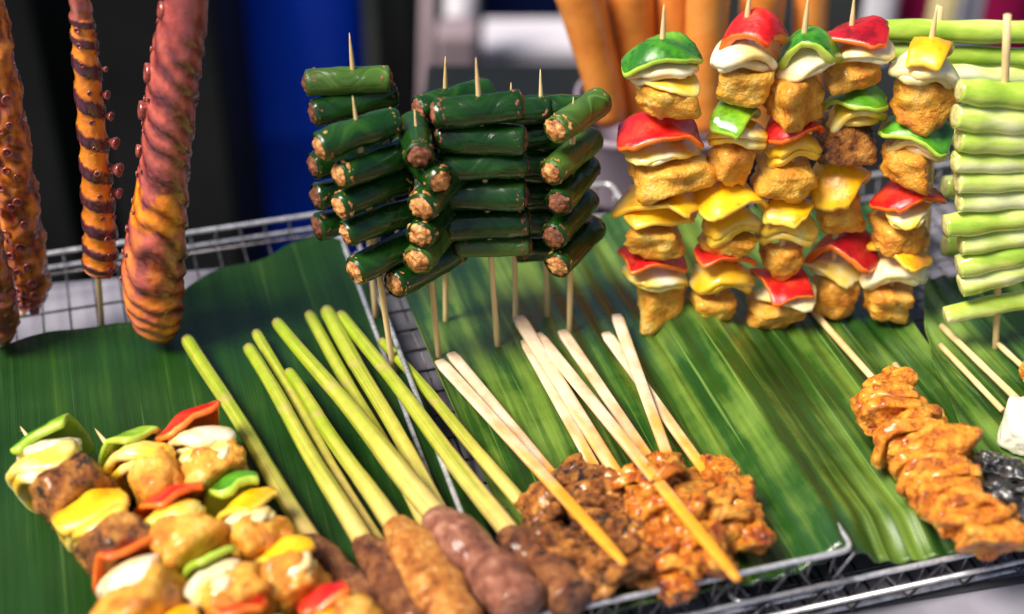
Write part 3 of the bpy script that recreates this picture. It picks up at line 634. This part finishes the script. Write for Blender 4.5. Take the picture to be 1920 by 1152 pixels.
# ------------------------------------------------------------------ vegetable skewers lying on the left leaf
gF = 'vegetable and chicken skewers lying on the left leaf'
kebab((38, 800), (318, 1190), [('L', 88, 824, 122, 62), ('W', 100, 860, 130, 56), ('O', 88, 890, 144, 72), ('K', 142, 926, 118, 82), ('Y', 172, 965, 140, 84), ('O', 186, 1000, 126, 60), ('K', 212, 1026, 120, 74), ('R', 232, 1058, 124, 44), ('W', 252, 1094, 138, 72), ('M', 284, 1140, 116, 84), ('Y', 318, 1182, 120, 60)],
      'leftmost lying vegetable skewer starting with a light green pepper strip', 11, gF, True, .022, .022)
kebab((178, 804), (500, 1225), [('L', 240, 840, 106, 52), ('O', 262, 872, 130, 62), ('M', 296, 912, 96, 92), ('R', 312, 948, 122, 54), ('O', 326, 985, 122, 64), ('M', 362, 1022, 112, 80), ('L', 386, 1066, 118, 56), ('W', 408, 1102, 128, 70), ('M', 452, 1130, 112, 84), ('R', 440, 1160, 120, 50), ('W', 490, 1200, 110, 50)],
      'middle lying vegetable skewer with its stick end showing above a green pepper', 12, gF, True, .022, .022)
kebab((330, 790), (690, 1210), [('R', 350, 812, 138, 50), ('W', 376, 842, 124, 60), ('O', 384, 870, 116, 52), ('M', 404, 890, 104, 72), ('G', 432, 925, 100, 66), ('Y', 452, 962, 122, 54), ('W', 462, 988, 126, 48), ('M', 492, 1020, 88, 66), ('Y', 530, 1048, 128, 70), ('W', 546, 1078, 112, 60), ('M', 552, 1100, 84, 60), ('R', 612, 1132, 112, 48), ('O', 634, 1158, 112, 56), ('M', 660, 1190, 90, 60)],
      'lying vegetable skewer beside the lemongrass, starting with a red pepper strip', 13, gF, True, .022, .022)

# ------------------------------------------------------------------ minced meat on lemongrass stalks
def lemongrass(top, joint, end, w0, w1, wm, z0, zj, z1, mat, label, seed, bow=0):
    A = P(*top, z0); J = P(*joint, zj); r = random.Random(seed)
    d = (J-A).normalized(); side = d.cross(Z).normalized()
    root = thing('lemongrass_skewer', V3(((A.x+J.x)/2, (A.y+J.y)/2, 0)), label, 'lemongrass skewer', 'lemongrass stalk skewers fanned on the left leaf')
    n = 36; k = 60; pts = []; ra = []
    for i in range(k+1):
        t = i/k; p = lerp(A, J+d*.02, t)+side*(bow*math.sin(math.pi*t)+.0006*math.sin(t*9+seed)); pts.append(p)
        q = lerp(S(w0/2, A)*.84, S(w1/2, J)*.90, t)
        if i == 0: q *= .9
        q *= 1+.02*math.sin(t*11+seed)-.05*min(1, max(0, (t-(.3+.05*math.sin(seed*3)))*60))+.05*min(1, max(0, (t-.62)*60)); ra.append(q)
    def dsp(i, a, q, p): return .05*noise.noise(V3((math.cos(a)*2.5, math.sin(a)*2.5, i*.02+seed)))+.035*(1 if ((a*1.6+seed+i*.01) % 2) > 1.7 else 0)
    m = M(); m.add(*sweep(pts, ra, n=n, disp=dsp)); cols = []
    tint = r.uniform(-.1, .15)
    for i in range(k+1):
        t = i/k
        for q in range(n):
            a = 2*math.pi*q/n; s_ = .7*noise.noise(V3((math.cos(a)*7, math.sin(a)*7, t*2+seed)))+.5*noise.noise(V3((math.cos(a)*2, math.sin(a)*2, t*4+seed))); b = noise.noise(V3((t*4, seed, 0)))
            c = mixc((.25, .35, .010), (.60, .47, .10), t*.85+.75*s_+tint+.25*b)
            c = mixc(c, (.20, .22, .02), (-s_-.18)*2.2); c = mixc(c, (.74, .52, .22), (t-.62)*1.6+.3*s_)
            if t > .8: c = mixc(c, (.45, .25, .08), (t-.82)*3*(.6+s_))
            if t < .03: c = mixc(c, (.34, .24, .08), .7-t*22)
            if abs(t-(.3+.05*math.sin(seed*3))-.02*math.sin(a)) < .012: c = mixc(c, (.42, .33, .10), .6)
            cols.append(c)
    m.build('lemongrass_stalk', 'stalk_attr', root, colors=cols)
    if end:
        E = P(*end, z1); r_ = S(wm/2, lerp(J, E, .5)); m = M(); k = 70; pts = []; ra = []
        side2 = (E-J).normalized().cross(Z).normalized()
        for i in range(k+1):
            t = i/k; pts.append(lerp(J-d*.002, E, t)+side2*.0016*math.sin(t*5+seed))
            prof = min(1, .50+ t*2.4) if t < .22 else 1
            if t > .9: prof *= math.sqrt(max(.02, 1-((t-.9)/.1)**2))
            ra.append(r_*prof*(1+.07*math.sin(t*8+seed)+.04*math.sin(t*19+seed*2)))
        def dm(i, a, q, p): return .055*noise.fractal((p+q)*95+V3((seed, 0, 0)), 1, 2, 3)+.03*noise.noise((p+q)*330)+.012*noise.noise((p+q)*700)
        m.add(*sweep(pts, ra, [x*.86 for x in ra], n=44, disp=dm)); m.build('minced_meat', mat, root)
    return root
lemongrass((352, 636), (584, 1012), (700, 1150), 30, 42, 66, .008, .009, .012, 'mince_brown', 'leftmost lemongrass skewer, its stalk starting under the big octopus arm', 1)
lemongrass((482, 624), (712, 1020), None, 24, 28, 0, .006, .004, 0, 'mince_brown', 'thin lemongrass stalk mostly hidden behind the second stalk from left', 2, .001)
lemongrass((466, 652), (680, 1018), (800, 1180), 28, 44, 84, .011, .016, .016, 'mince_brown', 'lemongrass skewer with cracked dark brown mince right of the vegetables', 3)
lemongrass((540, 698), (740, 990), (880, 1190), 26, 44, 112, .010, .020, .020, 'mince_tan', 'lemongrass skewer with wide golden tan mince', 4)
lemongrass((578, 590), (800, 985), (850, 1050), 26, 34, 40, .006, .003, .004, 'mince_brown', 'lemongrass stalk with a brown dry tip passing under the crossing stalks', 5, -.001)
lemongrass((612, 582), (836, 975), None, 32, 36, 0, .010, .008, 0, 'mince_brown', 'light yellow-green lemongrass stalk crossing beneath the pink meat stalk', 6)
lemongrass((520, 604), (822, 970), (985, 1150), 26, 54, 108, .014, .024, .022, 'mince_pink', 'lemongrass skewer with pinkish brown mince ending at the basket rim', 7)
lemongrass((640, 590), (958, 1002), (1085, 1140), 26, 46, 92, .010, .018, .016, 'mince_brown', 'right lemongrass skewer with brown mince beside the satay', 8)
lemongrass((716, 640), (990, 965), (1050, 1040), 22, 34, 40, .006, .010, .010, 'mince_brown', 'rightmost lemongrass stalk running along the wire gap into the satay', 9, -.0015)

# ------------------------------------------------------------------ flat bamboo satay
def satay(top, low, meat, w_, mat, label, seed, z0=.006, z1=.03, mz=.018, sw=23, stain=.5, extra=()):
    A = P(*top, z0); B = P(*low, z1); r = random.Random(seed)
    if z1 < .03: q_ = lerp(P(*meat[0], mz), P(*meat[1], mz), .55); B = A+(B-A).normalized()*(q_-A).length; B = lerp(B, q_, .5); B.z = mz+.001; stain = .48
    root = thing('chicken_satay', V3(((A.x+B.x)/2, (A.y+B.y)/2, 0)), label, 'chicken satay', 'chicken satay on flat bamboo sticks')
    k = 30; n = 16; pts = [lerp(A, B, i/k) for i in range(k+1)]
    hw = S(sw/2, A); m = M(); ra = [hw*(1.02-.22*(i/k)) for i in range(k+1)]; ra[0] *= .8
    for j in range(1, 4): ra[-j] *= .45+.15*j
    m.add(*sweep(pts, ra, [x*.45 for x in ra], n=n, e=.6)); cols = []
    for i in range(k+1):
        for q in range(n):
            t = i/k; s_ = noise.noise(V3((t*9, q*.4, seed)))
            cols.append(mixc(mixc((.78, .62, .46), (.62, .40, .20), .35+.9*s_+.5*t), (.80, .32, .02), (t-stain)*3.0+.6*s_))
    m.build('flat_stick', 'stick_stain', root, colors=cols)
    M0 = meat[0]; M1 = meat[1]; a = P(*M0, mz); b = P(*M1, mz); L = (b-a).length
    num = max(4, round(L/(S(w_, a)*.27))); d = (a-b).normalized(); side = d.cross(Z).normalized()
    for i in range(num):
        t = (i+.5)/num; hw_ = S(w_/2, a)*r.uniform(.80, 1.12)*(.86 if i in (0, num-1) else 1)
        c = lerp(a, b, t)+side*S(w_, a)*r.uniform(-.12, .12)+V3((0, 0, r.uniform(-.003, .004)))
        z_ = (Z*.8+side*r.uniform(-.45, .45)+d*r.uniform(.2, 1.1)).normalized(); x_ = side-z_*side.dot(z_); x_.normalize(); y_ = z_.cross(x_)
        F = Matrix((x_, y_, z_)).transposed() @ Matrix.Rotation(r.uniform(-.4, .4), 3, 'Z')
        mm = M()
        if i % 2 == 0: mm.add(*chunk(c, F, (hw_*.98, L/num*r.uniform(1.15, 1.45), .0085*r.uniform(.8, 1.2)), seed*31+i, .34, 1.5, 4.4, True, 4))
        else: mm.add(*meat_slice(c+V3((0, 0, .003)), F, hw_*1.02, L/num*r.uniform(1.0, 1.4), r.uniform(.0045, .007), r, seed*31+i))
        mm.build('meat_piece', mat, root)
    return root
satay((846, 664), (1040, 890), ((1050, 880), (1195, 1105)), 104, 'chicken_dark', 'satay with charred meat whose shorter stick is second from the wire gap', 2, .006, .016, .014)
satay((1136, 626), (1300, 862), ((1335, 870), (1425, 1030)), 84, 'chicken_orange', 'rightmost satay of the pile, orange meat next to bare leaf', 8, .008, .016, .016)
satay((1156, 592), (1228, 852), ((1250, 868), (1370, 1010)), 90, 'chicken', 'satay with the steepest stick crossing over its neighbour on the right', 7, .014, .018, .018)
satay((1054, 622), (1200, 812), ((1215, 885), (1320, 1060)), 84, 'chicken_orange', 'satay with a plain short stick leading to the centre of the pile', 6, .006, .014, .016)
satay((985, 640), (1120, 886), ((1130, 895), (1225, 1085)), 86, 'chicken_dark', 'satay with the lower of two pale sticks that touch at their tops', 4, .006, .014, .014)
satay((972, 596), (1160, 880), ((1180, 900), (1270, 1100)), 84, 'chicken_orange', 'satay with the whitest thick stick reaching the round orange lump', 3, .012, .022, .016, 27)
satay((824, 678), (1172, 1058), ((1000, 950), (1130, 1110)), 108, 'chicken_dark', 'satay with long orange-stained stick over dark meat at the left of the pile', 1, .008, .042, .014, 24, .38)
satay((1008, 628), (1384, 1088), ((1215, 900), (1350, 1072)), 96, 'chicken_orange', 'satay with the longest orange-stained stick lying across the top of the pile', 5, .010, .048, .024, 24, .42)

# ------------------------------------------------------------------ lone chicken skewer on the right
def folded(top, tip2, pieces, label, mat, seed, z0, zt, root_name='chicken_skewer'):
    A = P(*top, zt); B = P(*tip2, z0); r = random.Random(seed)
    root = thing(root_name, V3((B.x, B.y, 0)), label, 'chicken skewer')
    stick('stick', B+(B-A).normalized()*.0, A, .0021, root, 'wood', False)
    d = (A-B).normalized()
    pp = []
    for i, q in enumerate(pieces):
        pp.append(q)
        if i+1 < len(pieces): pp.append(tuple((u_+v_)/2 for u_, v_ in zip(q, pieces[i+1])))
    for i, (cx, cy, w_, h) in enumerate(pp):
        c = P(cx, cy, z0+r.uniform(-.002, .002)); F = frame((d+V3((r.uniform(-.25, .25), r.uniform(-.25, .25), r.uniform(-.1, .4)))).normalized(), r.uniform(-.3, .3))
        z_ = (d+V3((r.uniform(-.3, .3), r.uniform(-.25, .25), r.uniform(-.1, .55)))).normalized(); x_ = d.cross(Z).normalized(); x_ = (x_-z_*x_.dot(z_)).normalized(); y_ = z_.cross(x_)
        F = Matrix((x_, y_, z_)).transposed() @ Matrix.Rotation(r.uniform(-.25, .25), 3, 'Z')
        mm = M()
        if i % 2: mm.add(*chunk(c, F, (S(w_/2, c)*r.uniform(.74, .90), S(w_/2, c)*.56, S(h, c)*r.uniform(.5, .66)), seed*17+i, .17, 1.8, 5.5, True, 6))
        else: mm.add(*meat_slice(c, F, S(w_/2, c)*r.uniform(.9, 1.1), S(w_/2, c)*.66, S(h, c)*r.uniform(.36, .50), r, seed*17+i))
        mm.build('meat_piece', mat, root)
    return root
folded((1508, 566), (1905, 1010), [(1650, 735, 120, 44), (1668, 722, 92, 50), (1668, 765, 142, 44), (1690, 790, 150, 50), (1712, 820, 150, 48), (1735, 850, 150, 52), (1752, 880, 150, 50), (1770, 912, 142, 50), (1790, 940, 150, 50), (1822, 962, 130, 52), (1838, 985, 148, 52), (1866, 1002, 150, 60)],
       'lone skewer of folded orange chicken near the right basket rim', 'folded_chicken', 41, .022, .004)
folded((1678, 684), (1830, 900), [(1735, 770, 64, 40), (1760, 800, 62, 40), (1780, 840, 60, 44)], 'smaller chicken skewer tucked behind the lone orange chicken skewer', 'chicken', 43, .016, .010)

# ------------------------------------------------------------------ mushroom skewers at the right edge
root = thing('mushroom_skewer', P(1870, 900, 0), 'skewer of glossy black mushrooms and a white radish block', 'mushroom skewer')
stick('stick', P(1960, 800, .025), P(1766, 612, .008), .0021, root, 'wood', False)
m = M(); m.add(*chunk(P(1908, 806, .016), frame(V3((.2, .9, .3)).normalized(), .2), (.0095, .009, .014), 5, .10)); m.build('radish_block', 'white_food', root)
for i, (x, y, a) in enumerate([(1862, 872, 44), (1905, 890, 50), (1880, 925, 50), (1930, 930, 46), (1920, 972, 44)]):
    m = M(); c = P(x, y, .020); m.add(*chunk(c, frame(V3((.3, .5, .8)).normalized(), i), (S(a, c), S(a*.8, c), S(a*.5, c)), 60+i, .35, 1.8, 4.5, False)); m.build('mushroom', 'black_food', root)
root = thing('bamboo_skewer', P(1820, 700, 0), 'plain thin bamboo skewer leading to the black mushrooms', 'skewer stick')
stick('stick', P(1880, 770, .016), P(1764, 648, .008), .0018, root, 'wood', False)
root = thing('chicken_skewer', P(1900, 690, 0), 'small skewer with brown chicken cut off by the right edge', 'chicken skewer')
stick('stick', P(1980, 745, .018), P(1872, 646, .008), .0018, root, 'wood', False)
for i, (x, y) in enumerate([(1955, 690), (1975, 720), (1990, 750)]):
    m = M(); c = P(x, y, .016); m.add(*chunk(c, frame(V3((-.7, .7, 0)), i), (.014, .012, .011), 80+i, .3, 1.8, 4.5, False)); m.build('meat_piece', 'chicken', root)

# ------------------------------------------------------------------ pale green stems stacked on upright skewers
def stems(items, top, bot, label, seed, Yoff=0, wood='wood'):
    B = P(*bot, 0); Yp = B.y+Yoff; T = V(*top, Yp)
    root = thing('stem_skewer', V3((B.x, Yp, -.012)), label, 'green stem skewer', 'skewers of pale green stems')
    stick('stick', V3((B.x, Yp, -.012)), T, .0021, root, 'wood', False)
    for i, (x0, y0, x1, y1, w_, sag) in enumerate(items):
        A = V(x0, y0, Yp-.004); C = V(x1, y1, Yp+.002); r = S(w_/2, A)*1.16*(1+.10*math.sin(i*2.7+seed)); k = 40
        pts = [lerp(A, C, j/k)+V3((0, 0, -S(sag, A)*math.sin(math.pi*min(1, j/k*1.0)))) for j in range(k+1)]
        ra = [r*(1+.05*math.sin(j*.5+seed+i))*(.84+.16*min(1, j/6)) for j in range(k+1)]
        m = M(); m.add(*sweep(pts, ra, n=24, disp=lambda ii, a, q, p: .05*noise.noise(V3((math.cos(a)*3, math.sin(a)*3, ii*.03+i+seed)))+.04*(1 if (a*2.2+i) % 2 > 1.75 else 0)))
        o = m.build('stem', 'leek', root)
        c = pts[0]; d = (pts[1]-pts[0]).normalized(); e = M(); e.add(*chunk(c+d*.0003, frame(-d), (ra[0]*.9, ra[0]*.9, .0012), seed*7+i, .12, 3, 8, False, ico=ICO3)); e.build('cut_end', 'leek_cut', o)
    return root
stems([(1612, 56, 1990, 60, 36, 2), (1640, 96, 1990, 112, 40, 2), (1760, 132, 2000, 146, 40, 2), (1770, 250, 2000, 262, 40, 2), (1770, 350, 2000, 362, 40, 2), (1770, 460, 2000, 460, 40, 2)], (1762, 12), (1760, 560), 'back skewer of bright green stems behind the rightmost vegetable skewer', 2, .035)
stems([(1798, 170, 2030, 180, 50, 5), (1790, 218, 2030, 222, 48, 5), (1796, 262, 2030, 262, 46, 3), (1788, 303, 2030, 298, 42, 2), (1794, 341, 2030, 330, 40, 1), (1796, 380, 2030, 362, 42, 0), (1772, 424, 2030, 392, 42, -2), (1800, 462, 2030, 424, 42, -3), (1796, 500, 2030, 452, 44, -4), (1800, 536, 2030, 476, 44, -4), (1772, 592, 2030, 556, 34, -10)],
      (1889, 28), (1872, 660), 'front stack of pale green stems with cut root ends at the right edge', 4)

# ------------------------------------------------------------------ things behind the counter
# white tub holding long sausages
def sausage(top, bot, w0, w1, Yp, label, seed):
    A = V(*top, Yp); B = V(*bot, Yp); k = 50; pts = []; ra = []
    for j in range(k+1):
        t = j/k; pts.append(lerp(A, B, t)+X*.002*math.sin(t*3+seed))
        r = lerp(S(w0/2, A), S(w1/2, B), t)
        e_ = min(t, 1-t)*(A-B).length/r
        if e_ < 1: r *= math.sqrt(max(.01, 1-(1-e_)**2))
        ra.append(r)
    m = M(); m.add(*sweep(pts, ra, n=28, up=V3((0, -1, 0)), disp=lambda i, a, q, p: .05*noise.noise((p+q)*30)+.012*noise.noise((p+q)*160)))
    o = m.build('sausage', 'sausage', origin=B); tag(o, label, 'sausage', 'long sausages standing behind the skewers'); return o
YS = .19
for i, (tp, bt, w0, w1, dy, lb) in enumerate([
        ((1068, -60), (1146, 236), 96, 64, 0, 'leftmost long orange-brown sausage leaning over the green rolls'),
        ((1168, -60), (1205, 262), 92, 70, .02, 'long sausage second from left, behind the first vegetable skewer'),
        ((1260, -60), (1262, 282), 84, 70, .03, 'long sausage directly behind the dark green pepper cap'),
        ((1330, -60), (1326, 250), 88, 62, .0, 'long pinkish sausage between the first and second vegetable skewers'),
        ((1440, -60), (1412, 290), 90, 70, .02, 'long sausage behind the round red pepper'),
        ((1530, -80), (1500, 290), 70, 60, .03, 'rightmost long sausage behind the green pepper slice')]):
    sausage(tp, bt, w0, w1, YS+dy, lb, i)
# tub
c = V(1225, 330, YS+.02); w_ = S(140, c)
m = M(); zt = V(1310, 232, YS).z; zb = CZ
n = 64; prof = [(.93, zb), (.97, zb), (1, zb+.008), (1.03, zt-.006), (1.06, zt-.004), (1.065, zt), (1.02, zt+.001), (1.0, zt-.004), (.94, zb+.02), (.0, zb+.02)]
v = []; f = []
for (k, z) in prof:
    for j in range(n):
        a = 2*math.pi*j/n; cx = math.copysign(abs(math.cos(a))**.5, math.cos(a)); sy = math.copysign(abs(math.sin(a))**.5, math.sin(a))
        v.append(V3((c.x+cx*w_*k, YS+.025+sy*.055*k, z)))
for i in range(len(prof)-1):
    for j in range(n): f.append((i*n+j, i*n+(j+1) % n, (i+1)*n+(j+1) % n, (i+1)*n+j))
f.append(tuple(range(n))[::-1]); m.add(v, f)
tag(m.build('plastic_tub', 'tub', origin=V3((c.x, YS+.025, zb))), 'lilac white plastic tub holding the long sausages', 'tub')
# side table the tub stands on
root = thing('side_table', V3((c.x, YS+.2, -.85)), 'dark table behind the counter carrying the sausage tub', 'table')
m = M(); box(m, V3((c.x+.12, YS+.10, CZ-.0122)), X, Y_, Z, .30, .12, .012); bevel(m.build('table_top', 'black_bg', root, smooth=False))
for sx in (-.15, .39):
    m = M(); box(m, V3((c.x+sx, YS+.16, (-.85+CZ-.024)/2)), X, Y_, Z, .02, .02, (.85+CZ-.0245)/2); m.build('leg', 'greypost', root, smooth=False)

# blue barrel standing on the ground
YB = 1.35
a = V(372, 200, YB); b = V(692, 200, YB); rb = (b.x-a.x)/2; cx = (a.x+b.x)/2
m = M(); prof = [(.0, 0), (.93, 0), (.98, .02), (1, .08), (1, .28), (1.03, .29), (1.03, .31), (1, .32), (1, .58), (1.03, .59), (1.03, .61), (1, .62), (1, .86), (.97, .9), (.9, .92), (0, .92)]
v = []; f = []; n = 72
for (k, h) in prof:
    for j in range(n): v.append(V3((cx+rb*k*math.cos(2*math.pi*j/n), YB+rb*k*math.sin(2*math.pi*j/n), -.85+h)))
for i in range(len(prof)-1):
    for j in range(n): f.append((i*n+j, i*n+(j+1) % n, (i+1)*n+(j+1) % n, (i+1)*n+j))
m.add(v, f); root = m.build('plastic_barrel', 'blue', origin=V3((cx, YB, -.85))); tag(root, 'tall blue plastic barrel standing on the ground behind the counter', 'barrel')
m = M(); m.add(*sweep([V3((cx, YB, .0701+j*.02)) for j in range(2)], [rb*.86]*2, n=48, up=V3((0, 1, 0)))); m.build('lid', 'navy', root, smooth=False)
def bgbox(x0, x1, y0, y1, Yp, depth, mat, name, label, cat, to_ground=True):
    a = V(x0, y0, Yp); b = V(x1, y0, Yp); zb = -.85 if to_ground else V(x0, y1, Yp).z
    m = M(); box(m, V3(((a.x+b.x)/2, Yp+depth/2, (a.z+zb)/2)), X, Y_, Z, (b.x-a.x)/2, depth/2, (a.z-zb)/2)
    o = m.build(name, mat, smooth=False, origin=V3(((a.x+b.x)/2, Yp+depth/2, zb))); bevel(o, .008); tag(o, label, cat); return o
bgbox(-200, 50, -60, 500, 1.0, .4, 'black_bg', 'storage_box', 'black storage box on the ground at the far left behind octopus', 'box')
bgbox(140, 388, -80, 500, 1.0, .3, 'black_bg', 'dark_filler_box', 'black box added on the ground to darken the left of the blue barrel', 'crate')  # added box; stands in for the shaded side of the barrel
bgbox(62, 128, -80, 500, 1.25, .3, 'brown_bg', 'wooden_board', 'dull olive brown upright board behind the thin octopus arm', 'board')
bgbox(694, 772, -90, 500, 1.3, .3, 'black_bg', 'waste_bin', 'black bin between the blue barrel and the grey post', 'bin')
bgbox(896, 1062, -80, 300, 1.5, .3, 'navy', 'storage_crate', 'dark navy crate behind the white shelf', 'crate')
# grey post, white chair leg, white-topped low table
r_ = thing('low_table', V3((V(985, 100, 1.2).x, 1.3, -.85)), 'low grey table with white front edge behind the green rolls', 'table')
a = V(905, 92, 1.15); b = V(1290, 92, 1.15)
m = M(); box(m, V3(((a.x+b.x)/2, 1.20, a.z-.012)), X, Y_, Z, (b.x-a.x)/2, .05, .012); bevel(m.build('white_edge', 'greyplastic', r_, smooth=False))
m = M(); box(m, V3(((a.x+b.x)/2, 1.21, (a.z-.0245-.85)/2)), X, Y_, Z, (b.x-a.x)/2*.96, .035, (a.z-.0245+.85)/2); m.build('side_panel', 'greypost', r_, smooth=False)
def post(x0, y0, x1, y1, w_, Yp, mat, name, label, cat):
    A = V(x0, y0, Yp); B = V(x1, y1, Yp); d = (B-A).normalized()
    if d.z < 0: t = (-.85-B.z)/d.z; B = B+d*t
    m = M(); m.add(*sweep([B, lerp(A, B, .5), A], [S(w_/2, A)]*3, n=24, up=V3((0, 1, 0)))); o = m.build(name, mat, origin=B); tag(o, label, cat); return o
post(806, -90, 798, 250, 30, 1.05, 'greypost', 'metal_post', 'mauve grey metal post standing left of the white post', 'post')
post(868, -90, 862, 60, 58, 1.12, 'greyplastic', 'white_post', 'blurred white post above the central green rolls', 'post')
bgbox(815, 895, 66, 300, 1.0, .06, 'greypost', 'grey_stool', 'brown-grey stool blurred behind the central roll sticks', 'stool')
# striped cloth top right
YC = .75
xs = [(1640, 1700, 'whitecloth'), (1700, 1765, 'magenta'), (1765, 1815, 'yellowcloth'), (1815, 1872, 'whitecloth'), (1872, 2100, 'magenta')]
root = thing('striped_cloth', V3((V(1800, 0, YC).x, YC, -.85)), 'magenta, white and cream striped cloth hanging at the upper right', 'cloth')
for i, (x0, x1, mt) in enumerate(xs):
    a = V(x0, -120, YC); b = V(x1, -120, YC); zb = V(x0, 140, YC).z; m = M(); k = 8; v = []
    for j in range(13):
        z = lerp(a.z, zb, j/12)
        for q in range(k+1): x = lerp(a.x, b.x, q/k); v.append(V3((x, YC+.006*math.sin(x*90)+.004*math.sin(z*20), z)))
    f = [(j*(k+1)+q, j*(k+1)+q+1, (j+1)*(k+1)+q+1, (j+1)*(k+1)+q) for j in range(12) for q in range(k)]
    m.add(v, f); o = m.build('cloth_stripe', mt, root); so = o.modifiers.new('t', 'SOLIDIFY'); so.thickness = .002
a = V(1620, 120, YC); b = V(2150, 120, YC)
m = M(); box(m, V3(((a.x+b.x)/2, YC-.0, (a.z-.85)/2)), X, Y_, Z, (b.x-a.x)/2, .06, (a.z+.85)/2); o = m.build('low_shelf', 'black_bg', smooth=False, origin=V3(((a.x+b.x)/2, YC, -.85))); tag(o, 'dark shelf under the striped cloth behind the green stems', 'shelf'); bevel(o)
